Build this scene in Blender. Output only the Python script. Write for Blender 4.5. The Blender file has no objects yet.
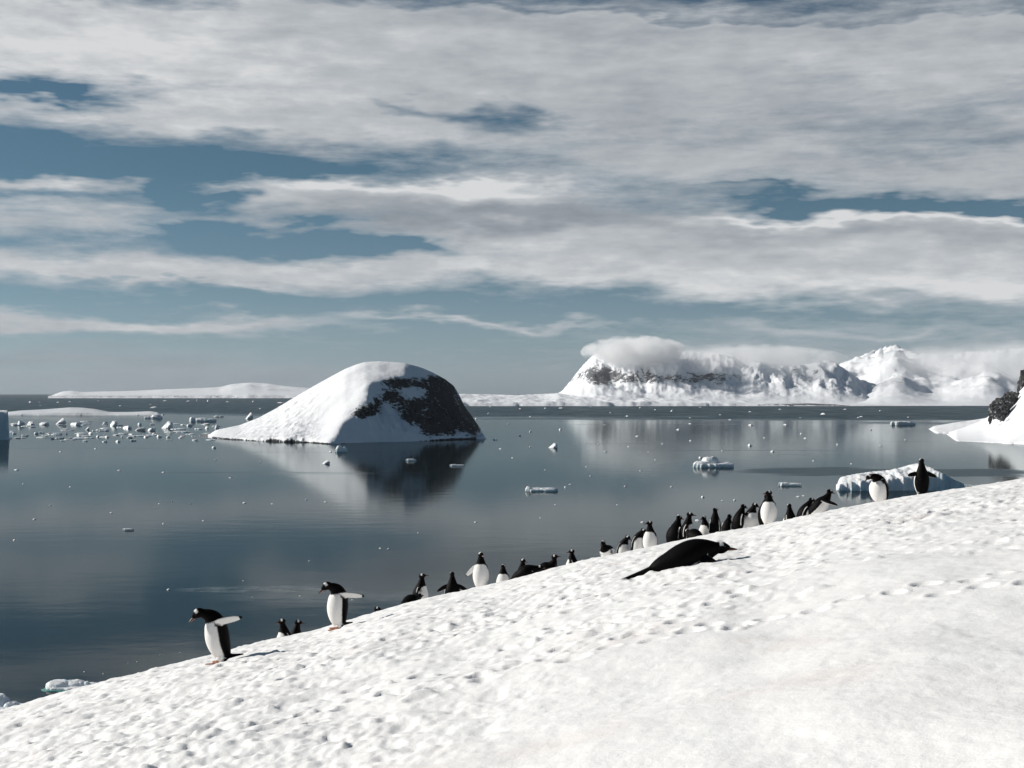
import bpy, math, random
import numpy as np
from mathutils import Vector, Matrix, kdtree, noise as mnoise

random.seed(7)
S = bpy.context.scene
COL = S.collection
F = 1407.0          # focal length in pixels of a 1024 wide frame
YH = 392.0          # eye level row
H = 30.0            # eye height above the water
rad = math.radians

# ------------------------------------------------------------------ helpers
def tag(o, label=None, cat=None, group=None, kind=None):
    if label: o['label'] = label
    if cat: o['category'] = cat
    if group: o['group'] = group
    if kind: o['kind'] = kind
    return o

def link(name, me, mats=(), parent=None):
    o = bpy.data.objects.new(name, me)
    COL.objects.link(o)
    for m in mats: me.materials.append(m)
    if parent: o.parent = parent
    return o

def np_mesh(name, co, faces, smooth=True):
    """faces: (n,4) or (n,3) int array"""
    me = bpy.data.meshes.new(name)
    co = np.asarray(co, np.float32); faces = np.asarray(faces, np.int32)
    k = faces.shape[1]
    me.vertices.add(len(co)); me.vertices.foreach_set('co', co.ravel())
    me.loops.add(faces.size); me.loops.foreach_set('vertex_index', faces.ravel())
    me.polygons.add(len(faces))
    me.polygons.foreach_set('loop_start', np.arange(len(faces), dtype=np.int32) * k)
    me.polygons.foreach_set('loop_total', np.full(len(faces), k, np.int32))
    me.polygons.foreach_set('use_smooth', np.full(len(faces), smooth))
    me.update(calc_edges=True); me.validate()
    return me

def grid_faces(nr, nc):
    i = np.arange(nr - 1)[:, None] * nc + np.arange(nc - 1)[None, :]
    return np.stack([i, i + 1, i + nc + 1, i + nc], -1).reshape(-1, 4)

def set_attr(me, name, val):
    a = me.attributes.new(name, 'FLOAT', 'POINT')
    a.data.foreach_set('value', np.asarray(val, np.float32).ravel())

def set_col(me, name, rgb):
    a = me.color_attributes.new(name, 'FLOAT_COLOR', 'POINT')
    c = np.ones((len(me.vertices), 4), np.float32); c[:, :3] = rgb
    a.data.foreach_set('color', c.ravel())

def hash2(ix, iy, seed):
    h = (ix.astype(np.int64) * 374761393 + iy.astype(np.int64) * 668265263 + seed * 974634777) & 0xFFFFFFFF
    h = ((h ^ (h >> 13)) * 1274126177) & 0xFFFFFFFF
    h = ((h ^ (h >> 16)) * 2246822519) & 0xFFFFFFFF
    return ((h ^ (h >> 15)) & 0xFFFFFF) / float(0xFFFFFF)

def perlin(x, y, seed=0):
    x, y = np.broadcast_arrays(np.asarray(x, float), np.asarray(y, float))
    ix = np.floor(x); iy = np.floor(y); fx = x - ix; fy = y - iy
    def g(dx, dy):
        a = hash2(ix + dx, iy + dy, seed) * 2 * np.pi
        return np.cos(a) * (fx - dx) + np.sin(a) * (fy - dy)
    sx = fx * fx * fx * (fx * (fx * 6 - 15) + 10); sy = fy * fy * fy * (fy * (fy * 6 - 15) + 10)
    a = g(0, 0); b = g(1, 0); c = g(0, 1); d = g(1, 1)
    return ((a + (b - a) * sx) + ((c + (d - c) * sx) - (a + (b - a) * sx)) * sy) * 1.5

def fbm(x, y, o=4, seed=0, gain=.5, lac=2.03):
    r = 0; a = 1; t = 0
    for i in range(o):
        r = r + a * perlin(x, y, seed + i * 17); t += a
        x = np.asarray(x) * lac + 3.7; y = np.asarray(y) * lac + 1.3; a *= gain
    return r / t

def ridged(x, y, o=4, seed=0, gain=.5):
    r = 0; a = 1; t = 0
    for i in range(o):
        r = r + a * (1 - np.abs(perlin(x, y, seed + i * 31)) * 1.7); t += a
        x = np.asarray(x) * 2.07 + 5.1; y = np.asarray(y) * 2.07 + 2.9; a *= gain
    return r / t

def sstep(a, b, x):
    t = np.clip((np.asarray(x, float) - a) / (b - a), 0, 1)
    return t * t * (3 - 2 * t)

# ------------------------------------------------------------------ node helpers
class NT:
    def __init__(self, tree): self.t = tree; self.n = tree.nodes; self.l = tree.links
    def new(self, typ, **kw):
        nd = self.n.new(typ)
        for k, v in kw.items(): setattr(nd, k, v)
        return nd
    def put(self, sock, v):
        if hasattr(v, 'is_output'): self.l.new(v, sock)
        elif v is not None: sock.default_value = v
    def m(self, op, a, b=None, c=None, clamp=False):
        nd = self.new('ShaderNodeMath', operation=op, use_clamp=clamp)
        self.put(nd.inputs[0], a); self.put(nd.inputs[1], b); self.put(nd.inputs[2], c)
        return nd.outputs[0]
    def mix(self, fac, a, b, blend='MIX'):
        nd = self.new('ShaderNodeMix', data_type='RGBA', blend_type=blend)
        self.put(nd.inputs[0], fac); self.put(nd.inputs[6], a); self.put(nd.inputs[7], b)
        return nd.outputs[2]
    def noise(self, vec, scale, detail=4, rough=.55, dist=0.0, dim='3D'):
        nd = self.new('ShaderNodeTexNoise', noise_dimensions=dim)
        self.put(nd.inputs['Vector'], vec); nd.inputs['Scale'].default_value = scale
        nd.inputs['Detail'].default_value = detail; nd.inputs['Roughness'].default_value = rough
        nd.inputs['Distortion'].default_value = dist
        return nd.outputs['Fac']
    def ramp(self, fac, stops, interp='LINEAR'):
        nd = self.new('ShaderNodeValToRGB'); cr = nd.color_ramp; cr.interpolation = interp
        while len(cr.elements) < len(stops): cr.elements.new(0.5)
        for e, (p, c) in zip(cr.elements, stops):
            e.position = p; e.color = (c[0], c[1], c[2], 1) if hasattr(c, '__len__') else (c, c, c, 1)
        self.put(nd.inputs[0], fac)
        return nd.outputs[0]
    def mapr(self, v, a, b, c=0.0, d=1.0, smooth=True):
        nd = self.new('ShaderNodeMapRange', interpolation_type='SMOOTHSTEP' if smooth else 'LINEAR')
        self.put(nd.inputs[0], v)
        for i, q in enumerate((a, b, c, d)): self.put(nd.inputs[1 + i], q)
        return nd.outputs[0]
    def scale(self, vec, s):
        nd = self.new('ShaderNodeMapping'); self.put(nd.inputs['Vector'], vec); nd.inputs['Scale'].default_value = s
        return nd.outputs[0]

def new_mat(name):
    m = bpy.data.materials.new(name); m.use_nodes = True
    nt = NT(m.node_tree)
    b = next(n for n in m.node_tree.nodes if n.type == 'BSDF_PRINCIPLED')
    return m, nt, b

def attr(nt, name):
    nd = nt.new('ShaderNodeAttribute'); nd.attribute_name = name
    return nd

def bump(nt, height, strength, dist, normal=None):
    nd = nt.new('ShaderNodeBump'); nd.inputs['Strength'].default_value = strength; nd.inputs['Distance'].default_value = dist
    nt.put(nd.inputs['Height'], height)
    if normal is not None: nt.put(nd.inputs['Normal'], normal)
    return nd.outputs[0]

# ------------------------------------------------------------------ camera, sun
cam_d = bpy.data.cameras.new('camera'); cam = bpy.data.objects.new('camera', cam_d); COL.objects.link(cam)
cam.location = (0, 0, H); cam.rotation_euler = (rad(90), 0, 0)
cam_d.sensor_width = 36; cam_d.lens = F / 1024 * 36; cam_d.shift_y = (YH - 384) / 1024
cam_d.clip_start = .1; cam_d.clip_end = 120000
S.camera = cam

SUN_EL, SUN_AZ = rad(26), rad(13)         # azimuth: measured from -X towards +Y
sd = Vector((-math.cos(SUN_EL) * math.cos(SUN_AZ), math.cos(SUN_EL) * math.sin(SUN_AZ), math.sin(SUN_EL)))
sl = bpy.data.lights.new('sun', 'SUN'); sl.energy = 5.0; sl.angle = rad(.53); sl.color = (1, .955, .89)
so = bpy.data.objects.new('sun', sl); COL.objects.link(so)
so.rotation_euler = sd.to_track_quat('Z', 'Y').to_euler(); so.location = (-20, 5, 60)

S.view_settings.view_transform = 'Standard'; S.view_settings.look = 'None'
S.view_settings.exposure = 0; S.view_settings.gamma = 1; S.view_settings.use_curve_mapping = False
S.render.engine = 'CYCLES'
cy = S.cycles
cy.use_denoising = True
cy.max_bounces = 12; cy.diffuse_bounces = 3; cy.glossy_bounces = 3; cy.transmission_bounces = 2; cy.volume_bounces = 10
cy.caustics_reflective = False; cy.caustics_refractive = False

# ------------------------------------------------------------------ sky
def build_world():
    w = bpy.data.worlds.new('World'); S.world = w; w.use_nodes = True
    nt = NT(w.node_tree); nt.n.clear()
    sky = nt.new('ShaderNodeTexSky', sky_type='NISHITA'); sky.sun_disc = False
    sky.sun_elevation = SUN_EL; sky.sun_rotation = rad(283); sky.altitude = 50
    sky.air_density = 1.0; sky.dust_density = .6; sky.ozone_density = 1.5
    tc = nt.new('ShaderNodeTexCoord'); sep = nt.new('ShaderNodeSeparateXYZ'); nt.put(sep.inputs[0], tc.outputs['Generated'])
    x, y, z = sep.outputs
    az = nt.m('ARCTAN2', x, y)
    el = nt.m('ARCSINE', nt.m('MINIMUM', nt.m('MAXIMUM', z, -.999), .999))
    # wide soft wander of the coordinates so that the banks get torn edges
    comb = nt.new('ShaderNodeCombineXYZ'); nt.put(comb.inputs[0], az); nt.put(comb.inputs[1], el)
    P = comb.outputs[0]
    w1 = nt.noise(nt.scale(P, (9, 34, 1)), 1.0, 4, .58)
    w2 = nt.noise(nt.scale(P, (7, 26, 1)), 1.3, 4, .58); 
    A = nt.m('MULTIPLY_ADD', nt.m('SUBTRACT', w1, .5), .16, az)
    B = nt.m('MULTIPLY_ADD', nt.m('SUBTRACT', w2, .5), .055, el)
    def pos(px, py):
        u = (px - 512) / F; v = (YH - py) / F
        return math.atan(u), math.atan(v / math.sqrt(1 + u * u))
    def blobs(lst, start):
        acc = start
        for (x0, x1, yc0, yc1, th, wgt) in lst:
            # a streak from (x0,yc0) to (x1,yc1), half thickness th px
            a0, e0 = pos(x0, yc0); a1, e1 = pos(x1, yc1)
            ac, ec = (a0 + a1) / 2, (e0 + e1) / 2
            L = abs(a1 - a0) / 2; k = (e1 - e0) / (a1 - a0); T = th / F
            du = nt.m('MULTIPLY_ADD', A, 1 / L, -ac / L)
            dv = nt.m('MULTIPLY_ADD', B, 1 / T, -(ec - k * ac) / T)
            dv = nt.m('MULTIPLY_ADD', A, -k / T, dv)
            du2 = nt.m('MULTIPLY', du, du); du4 = nt.m('MULTIPLY', du2, du2)
            r2 = nt.m('MULTIPLY_ADD', dv, dv, du4)
            g = nt.m('POWER', .3679, r2)
            acc = nt.m('MULTIPLY_ADD', g, wgt, acc)
        return acc
    dens = blobs(CLOUDS, 0.0)
    # cover outside of the part seen in the frame
    hi = nt.m('MAXIMUM', nt.mapr(el, .285, .34), nt.m('MULTIPLY', nt.mapr(nt.m('ABSOLUTE', az), .40, .52), nt.mapr(el, .03, .09)))
    cov = nt.noise(nt.scale(P, (2.2, 7, 1)), 1.0, 5, .55)
    dens = nt.m('MULTIPLY_ADD', hi, nt.mapr(cov, .52, .80, -.3, .8), dens)
    tex = nt.noise(nt.scale(P, (8, 70, 1)), 1.0, 8, .60, .6)
    fine = nt.noise(nt.scale(P, (46, 190, 1)), 1.0, 6, .66)
    det = nt.m('MULTIPLY_ADD', nt.m('SUBTRACT', tex, .5), 1.15, dens)
    det = nt.m('MULTIPLY_ADD', nt.m('SUBTRACT', fine, .5), .62, det)
    cover = nt.m('MULTIPLY', nt.mapr(det, .10, 1.02, smooth=False), .98, clamp=True)
    # brightness of the cloud: white tops, grey undersides
    lum = blobs(SHADES, .80)
    tex2 = nt.noise(nt.scale(P, (17, 75, 3)), 1.0, 6, .6)
    puff = nt.noise(nt.scale(P, (60, 130, 1)), 1.0, 4, .6)
    lum = nt.m('MULTIPLY_ADD', nt.m('SUBTRACT', tex2, .5), .72, lum)
    lum = nt.m('MULTIPLY_ADD', nt.m('SUBTRACT', puff, .5), .22, lum)
    ccol = nt.ramp(lum, [(.0, (.20, .23, .265)), (.45, (.33, .36, .395)), (.8, (.505, .53, .555)), (1.0, (.69, .70, .71))])
    # clear sky: Nishita, toned per elevation like the photograph's
    e01 = nt.m('DIVIDE', el, .5, clamp=True)
    hsv = nt.new('ShaderNodeHueSaturation'); hsv.inputs['Saturation'].default_value = .55; nt.put(hsv.inputs['Color'], sky.outputs[0])
    tone = nt.ramp(e01, SKYTONE)
    clear = nt.mix(1.0, hsv.outputs[0], tone, 'MULTIPLY')
    nd = nt.new('ShaderNodeVectorMath', operation='SCALE'); nt.put(nd.inputs[0], ccol); nd.inputs[3].default_value = 10.0
    full = nt.mix(cover, clear, nd.outputs[0])
    bg = nt.new('ShaderNodeBackground'); nt.put(bg.inputs[0], full); bg.inputs[1].default_value = .1
    out = nt.new('ShaderNodeOutputWorld'); nt.l.new(bg.outputs[0], out.inputs[0])
    w.cycles.sampling_method = 'MANUAL'; w.cycles.sample_map_resolution = 1024

# (x0, x1, y at x0, y at x1, half thickness, weight)
CLOUDS = [
    (-420, 480, 20, 48, 50, .95),        # great upper bank, left part
    (-300, 420, 96, 112, 16, .62),
    (150, 760, 60, 92, 48, .85),
    (560, 1500, 24, 34, 22, .45),
    (480, 1500, 60, 96, 66, .90),
    (430, 1500, 150, 168, 30, .80),
    (120, 480, 118, 138, 16, .55),
    (-160, 140, 83, 93, 9, -1.15),       # gap at the left
    (385, 580, 97, 122, 12, -.80),       # gap in the middle
    (560, 780, 70, 78, 7, -.28),
    (880, 1200, 146, 150, 9, -.38),
    (-300, 1500, -30, -20, 24, .8),
    (420, 1300, 2, 4, 5, -.45),          # blue at the top edge
    (985, 1150, 34, 54, 20, -.35),
    (-200, 330, 138, 172, 13, -.55),     # blue field below the bank
    (-200, 152, 174, 188, 7, 1.0),       # thin lens
    (-300, 200, 205, 222, 16, .95),      # left middle bank
    (-300, 600, 255, 272, 16, 1.05),
    (40, 330, 272, 288, 4, .55),
    (222, 560, 196, 190, 15, .95),       # the long bank on the right
    (270, 1500, 205, 232, 24, 1.15),
    (420, 1500, 240, 268, 26, 1.0),
    (560, 1500, 276, 305, 16, .75),
    (770, 1350, 203, 206, 11, -1.75),    # blue slot
    (690, 800, 186, 192, 4, -.3),
    (140, 232, 190, 205, 9, -.8),
    (165, 440, 226, 248, 10, -1.35),     # blue slot under the bank
    (-200, 320, 310, 327, 9, 1.15),       # lower strip
    (330, 610, 316, 328, 5, .75),
    (690, 1010, 324, 338, 7, .45),
    (870, 1300, 316, 330, 8, .35),
    (-400, 420, 350, 376, 20, .52),      # veil above the horizon
    (560, 1300, 350, 366, 22, .42),
]
SHADES = [
    (275, 700, 212, 216, 13, -.5),      # grey core of the right bank
    (560, 1200, 230, 240, 12, -.24),
    (225, 640, 186, 186, 7, .30),
    (690, 1200, 218, 222, 5, .42),
    (420, 1400, 90, 150, 50, -.22),
    (-300, 280, 20, 70, 40, .18),
    (-200, 420, 132, 146, 9, -.10),
    (500, 1300, 276, 292, 14, .16),
    (-400, 520, 352, 384, 28, -.54),
    (300, 1200, 10, 20, 14, -.22),
]
SKYTONE = [(0, (.47, .63, .85)), (.06, (.43, .585, .765)), (.15, (.305, .455, .59)), (.30, (.195, .345, .445)), (.50, (.165, .30, .40)), (1, (.20, .31, .40))]
build_world()
# ------------------------------------------------------------------ materials of snow, rock, ice, water
def mat_snow():
    m, nt, b = new_mat('snow')
    tc = nt.new('ShaderNodeTexCoord'); o = tc.outputs['Object']
    n1 = nt.noise(o, 1.1, 5, .6); n2 = nt.noise(o, 14, 4, .65); n3 = nt.noise(o, 55, 3, .6)
    c = nt.mix(nt.mapr(n1, .35, .7), (.925, .915, .90, 1), (.89, .875, .86, 1))
    dirty = nt.mapr(nt.noise(o, .55, 6, .65), .58, .72)
    c = nt.mix(nt.m('MULTIPLY', dirty, .45), c, (.80, .72, .68, 1))      # trampled by the birds
    nt.put(b.inputs['Base Color'], c)
    b.inputs['Roughness'].default_value = .62; b.inputs['Specular IOR Level'].default_value = .25
    nm = bump(nt, n2, .30, .02); nm = bump(nt, n3, .25, .005, nm)
    nt.put(b.inputs['Normal'], nm)
    return m

def mat_mountain(name, scale, snow=(.88, .885, .90), rock=(.055, .055, .058), bumpd=1.0, thr=(.42, .58)):
    m, nt, b = new_mat(name)
    tc = nt.new('ShaderNodeTexCoord'); o = tc.outputs['Object']
    a = attr(nt, 'rock').outputs['Fac']
    n = nt.noise(o, scale, 8, .68); nn = nt.noise(nt.scale(o, (1, 1, 2.6)), scale * 3.1, 6, .65)
    v = nt.m('MULTIPLY_ADD', nt.m('SUBTRACT', n, .5), 1.3, a)
    v = nt.m('MULTIPLY_ADD', nt.m('SUBTRACT', nn, .5), 1.1, v)
    f = nt.mapr(v, thr[0], thr[1])
    rc = nt.mix(nt.mapr(nn, .3, .75), (rock[0], rock[1], rock[2], 1), (rock[0] * 2.1, rock[1] * 2.0, rock[2] * 1.9, 1))
    sc = nt.mix(nt.mapr(n, .3, .7), (snow[0], snow[1], snow[2], 1), (snow[0] * .95, snow[1] * .96, snow[2] * .97, 1))
    nt.put(b.inputs['Base Color'], nt.mix(f, sc, rc))
    b.inputs['Roughness'].default_value = .75; b.inputs['Specular IOR Level'].default_value = .2
    hgt = nt.m('MULTIPLY_ADD', nn, nt.m('MULTIPLY_ADD', f, .9, .1), nt.m('MULTIPLY', n, .25))
    nt.put(b.inputs['Normal'], bump(nt, hgt, .8, bumpd))
    return m

def mat_ice(name, tint, bumpd=.15, scale=.8, sss=.6):
    m, nt, b = new_mat(name)
    tc = nt.new('ShaderNodeTexCoord'); o = tc.outputs['Object']
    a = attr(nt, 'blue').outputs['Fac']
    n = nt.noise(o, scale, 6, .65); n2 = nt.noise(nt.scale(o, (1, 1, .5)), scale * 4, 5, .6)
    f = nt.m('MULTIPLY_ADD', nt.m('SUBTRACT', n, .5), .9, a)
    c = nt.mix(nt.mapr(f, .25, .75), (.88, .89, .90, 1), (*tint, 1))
    nt.put(b.inputs['Base Color'], c)
    b.inputs['Roughness'].default_value = .38; b.inputs['Specular IOR Level'].default_value = .35
    b.inputs['Subsurface Weight'].default_value = .55; b.inputs['Subsurface Radius'].default_value = (.8, 1.0, 1.1); b.inputs['Subsurface Scale'].default_value = sss
    hgt = nt.m('MULTIPLY_ADD', n2, .5, n)
    nt.put(b.inputs['Normal'], bump(nt, hgt, .9, bumpd))
    return m

def mat_water():
    m, nt, b = new_mat('sea_water')
    g = nt.new('ShaderNodeNewGeometry'); p = g.outputs['Position']
    sep = nt.new('ShaderNodeSeparateXYZ'); nt.put(sep.inputs[0], p); x, y, z = sep.outputs
    # breeze: the far belt is ruffled, with a few ruffled lanes closer in
    big = nt.noise(nt.scale(p, (.0012, .006, 1)), 1.0, 4, .6)
    med = nt.noise(nt.scale(p, (.006, .012, 1)), 1.0, 4, .65)
    edge = nt.m('MULTIPLY_ADD', nt.m('SUBTRACT', big, .5), 900, y)
    edge = nt.m('MULTIPLY_ADD', nt.m('SUBTRACT', med, .5), 800, edge)
    edge = nt.m('MULTIPLY_ADD', x, .5, edge)
    far = nt.mapr(edge, 1500, 1860)
    lanes = nt.mapr(nt.noise(nt.scale(p, (.0035, .03, 1)), 1.0, 4, .6), .60, .72)
    lanes = nt.m('MULTIPLY', lanes, nt.mapr(y, 180, 500))
    def ell(cx, cy_, rx, ry, amp):
        warp = nt.noise(nt.scale(p, (.02, .05, 1)), 1.0, 4, .6)
        dx = nt.m('MULTIPLY_ADD', x, 1 / rx, -cx / rx)
        dy = nt.m('MULTIPLY_ADD', y, 1 / ry, -cy_ / ry)
        dy = nt.m('MULTIPLY_ADD', nt.m('SUBTRACT', warp, .5), 2.2, dy)
        r = nt.m('MULTIPLY_ADD', dx, dx, nt.m('MULTIPLY', dy, dy))
        return nt.m('MULTIPLY', nt.mapr(r, 1.1, .55), amp)
    lane2 = ell(140, 528, 62, 32, .55)
    mott = nt.mapr(nt.noise(nt.scale(p, (.03, .006, 1)), 1.0, 5, .75), .3, .7, .68, 1.0)
    ruff = nt.m('MAXIMUM', nt.m('MULTIPLY', far, mott), nt.m('MAXIMUM', nt.m('MULTIPLY', lanes, .22), lane2))
    # a line of slush on the calm water
    sl1 = ell(-38, 214, 14, 4.0, .34); sl2 = ell(-24, 206, 20, 7, .22)
    slush = nt.m('MULTIPLY', nt.m('MAXIMUM', sl1, sl2), nt.mapr(nt.noise(nt.scale(p, (.25, .5, 1)), 1, 5, .65), .35, .62))
    w1 = nt.noise(nt.scale(p, (.10, .16, 1)), 1.0, 3, .5)
    w2 = nt.noise(nt.scale(p, (.7, 1.1, 1)), 1.0, 3, .55)
    hgt = nt.m('MULTIPLY_ADD', w1, .7, nt.m('MULTIPLY', w2, .09))
    bn = nt.new('ShaderNodeBump'); bn.inputs['Distance'].default_value = .30
    nt.put(bn.inputs['Strength'], nt.m('MULTIPLY_ADD', ruff, .65, .10)); nt.put(bn.inputs['Height'], hgt)
    nrm = bn.outputs[0]
    fr = nt.new('ShaderNodeFresnel'); fr.inputs['IOR'].default_value = 1.333; nt.put(fr.inputs['Normal'], nrm)
    # the tilted facets of ruffled water mirror far less than a calm sheet
    fac = nt.m('MULTIPLY', fr.outputs[0], nt.m('MULTIPLY_ADD', ruff, -.70, 1.0))
    fac = nt.m('MULTIPLY', fac, nt.m('MULTIPLY_ADD', slush, -.7, 1.0))
    di = nt.new('ShaderNodeBsdfDiffuse'); nt.put(di.inputs['Color'], nt.mix(slush, (.004, .013, .016, 1), (.42, .47, .49, 1))); nt.put(di.inputs['Normal'], nrm)
    gl = nt.new('ShaderNodeBsdfGlossy'); nt.put(gl.inputs['Color'], nt.mix(ruff, (.60, .635, .64, 1), (.48, .60, .65, 1)))
    nt.put(gl.inputs['Roughness'], nt.m('MULTIPLY_ADD', ruff, .30, .065)); nt.put(gl.inputs['Normal'], nrm)
    mx = nt.new('ShaderNodeMixShader'); nt.put(mx.inputs[0], fac); nt.l.new(di.outputs[0], mx.inputs[1]); nt.l.new(gl.outputs[0], mx.inputs[2])
    nt.n.remove(b)
    out = next(n for n in nt.n if n.type == 'OUTPUT_MATERIAL'); nt.l.new(mx.outputs[0], out.inputs[0])
    return m

M_SNOW = mat_snow()
M_ISLET = mat_mountain('islet_snow_and_rock', .10, rock=(.018, .023, .028), bumpd=2.6)
M_MOUNT = mat_mountain('mountain_snow_and_rock', .03, rock=(.09, .095, .105), bumpd=7, snow=(.86, .87, .89))
M_HEAD = mat_mountain('headland_snow_and_rock', .06, rock=(.03, .03, .033), bumpd=.6)
M_ROCK = mat_mountain('dark_rock', .30, rock=(.036, .036, .038), bumpd=1.4)
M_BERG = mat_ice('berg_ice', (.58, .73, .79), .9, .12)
M_FLOE = mat_ice('floe_ice', (.62, .76, .80), .25, .5)
M_GREEN = mat_ice('wet_green_ice', (.10, .30, .27), .1, .8)

# ------------------------------------------------------------------ water
me = np_mesh('water', [(-9000, -600, 0), (9000, -600, 0), (9000, 17500, 0), (-9000, 17500, 0)], [(0, 1, 2, 3)])
tag(link('water', me, [mat_water()]), kind='structure', label='calm dark teal sea reflecting the clouds, with a ruffled belt far out')

# ------------------------------------------------------------------ the snow slope
SIL = np.array([(-300, 790), (-100, 738), (0, 711), (50, 697), (100, 683), (150, 670.5), (190, 660), (215, 654), (233, 649), (265, 641), (300, 633.5),
    (330, 626), (350, 620), (380, 611), (405, 604), (430, 598), (465, 590), (505, 581.5), (522, 577), (552, 569.5), (588, 560),
    (626, 552), (658, 545.5), (693, 538), (714, 533), (758, 527), (790, 520), (806, 516), (836, 510), (868, 503.5), (893, 499),
    (940, 491.5), (980, 485.5), (1024, 479), (1150, 461), (1400, 430)])
SU = (SIL[:, 0] - 512) / F; SS = (SIL[:, 1] - YH) / F
S0, SM = .132, .22
TU = np.linspace(-1.2, 1.2, 2401)
def smooth_table(v, sig):
    k = np.exp(-.5 * (np.arange(-4 * sig, 4 * sig + 1) / sig) ** 2); k /= k.sum()
    return np.convolve(np.pad(v, 4 * sig, mode='edge'), k, 'valid')
def s_res(u):
    return np.interp(u, TU, T_RES)
def E_of(u):
    return np.interp(u, TU, T_E)
def h0_of(u):
    return np.interp(u, TU, T_H0)
_c = np.clip(TU, -.55, .62)
T_RES = smooth_table(np.interp(_c, SU, SS) - (S0 - SM * _c), 9)
T_E = smooth_table(np.interp(TU, [-.6, -.36, -.21, -.12, -.04, .02, .15, .6], [14, 16, 18.6, 21.5, 25, 26.5, 27, 28]), 45)
T_H0 = smooth_table(np.interp(TU, [-.6, -.36, 0, .36], [1.15, 1.1, .92, .9]), 90)
def drop(d):
    d = np.maximum(d, 0)
    q = np.minimum(d, 9.0)
    return .03 * q * q + .54 * (d - q) + .0055 * np.maximum(d - 9, 0) ** 2
def g_base(x, y):
    u = x / np.maximum(y, 4.0)
    E = E_of(u)
    yy = np.maximum(y, -6)
    z = -(S0 * y - SM * x) - s_res(u) * np.clip(y, 0, 60)
    z = z - np.where(yy < E, h0_of(u) * (1 - yy / E) ** 2, 0)
    z = z - drop(y - E)
    z = z - .012 * np.maximum(-x - 16, 0) ** 2
    return z + H
def g_bump(x, y):
    """crusted, trampled snow: lumps, melt hollows and penguin tracks; smoother towards the near right"""
    u = x / np.maximum(y, 3.0)
    E = E_of(u)
    rough = sstep(.12, .55, y / E + .35 * fbm(x * .35, y * .35, 3, 5) - .35 * u)
    rough = .16 + .84 * rough
    near_edge = 1 - .45 * sstep(.9, 1.0, y / E)
    lump = fbm(x * 4.4, y * 3.4, 4, 11, .62)
    fine = fbm(x * 10.5, y * 8, 3, 23, .6)
    pits = np.minimum(0, perlin(x * 5.2, y * 4.2, 41) + .34) * 1.0
    pits2 = np.minimum(0, perlin(x * 9.5 + 9, y * 7.6, 43) + .30)
    wide = fbm(x * .55, y * .4, 3, 61)
    d = .046 * lump + .030 * fine + .10 * pits + .075 * pits2
    # shallow trails that the birds have trodden along the slope
    tr = fbm(x * .16, y * .5, 3, 77)
    trail = np.exp(-(tr / .05) ** 2)
    d = d - .035 * trail * (1 + perlin(x * 4.5, y * 4.5, 81))
    soft = .016 * fbm(x * 1.3, y * .8, 3, 91)
    return (.54 * d * rough + .06 * wide + soft) * near_edge
def ground(x, y):
    x = np.asarray(x, float); y = np.asarray(y, float)
    return g_base(x, y) + g_bump(x, y)

def build_slope():
    yv = [-14, -11, -8.5, -6, -4, -2.5, -1, 0, .8, 1.6, 2.2, 2.8]
    y = 3.2
    while y < 34: yv.append(y); y *= 1.0048
    while y < 150: yv.append(y); y *= 1.035
    yv = np.array(yv)
    uin = np.linspace(-.44, .46, 560)
    st = .0018; uo = []; u = .46
    while u < 9: st *= 1.09; u += st; uo.append(u)
    uo = np.array(uo)
    uv = np.concatenate([-(uo[::-1]) + .02, uin, uo])
    Y, U = np.meshgrid(yv, uv, indexing='ij')
    W = np.sqrt(np.maximum(Y, 0) ** 2 + 2.5 ** 2 + np.where(Y < 0, 0, 0))
    X = U * W
    Xc = np.clip(X, -75, 110)
    Z = np.maximum(ground(Xc, Y), -6)
    # prints of the birds' tracks and loose clods
    r = random.Random(21)
    def stamp(px_, py_, rx, ry, amp, rim):
        j0, j1 = np.searchsorted(yv, [py_ - 2.2 * ry, py_ + 2.2 * ry])
        if j1 <= j0: return
        i = np.abs(Xc[j0:j1] - px_) < 2.4 * rx
        q = ((Xc[j0:j1] - px_) / rx) ** 2 + ((Y[j0:j1] - py_) / ry) ** 2
        Z[j0:j1] += np.where(i, amp * np.exp(-q * q) + rim * np.exp(-(np.sqrt(q) - 1.45) ** 2 * 9), 0)
    def rough_here(x_, y_):
        u_ = x_ / y_; return float(sstep(.12, .55, y_ / float(E_of(u_)) - .35 * u_))
    for k in range(64):
        y_ = r.uniform(5.5, 21); x_ = r.uniform(-.40, .40) * y_
        ang = r.gauss(.05, .5); n = r.randint(5, 26); dx = math.cos(ang); dy = math.sin(ang)
        if r.random() > rough_here(x_, y_) + .12: continue
        for q in range(n):
            ang += r.gauss(0, .12); x_ += .21 * math.cos(ang); y_ += .21 * math.sin(ang)
            if y_ > .93 * float(E_of(x_ / max(y_, 3))) or y_ < 4: break
            sd_ = .055 if q % 2 else -.055
            stamp(x_ - sd_ * math.sin(ang), y_ + sd_ * math.cos(ang), r.uniform(.045, .07), r.uniform(.05, .08), -r.uniform(.012, .032), .006)
    for k in range(260):
        y_ = r.uniform(4.5, 20); x_ = r.uniform(-.40, .40) * y_
        if r.random() > rough_here(x_, y_) + .05: continue
        s_ = r.uniform(.02, .055)
        stamp(x_, y_, s_ * r.uniform(1, 1.8), s_, r.uniform(.010, .026), 0)
    me = np_mesh('snow_slope', np.stack([Xc, Y, Z], -1).reshape(-1, 3), grid_faces(*Y.shape))
    o = link('snow_slope', me, [M_SNOW])
    tag(o, kind='structure', label='sunlit trampled snow slope rising to the right')
build_slope()

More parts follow.
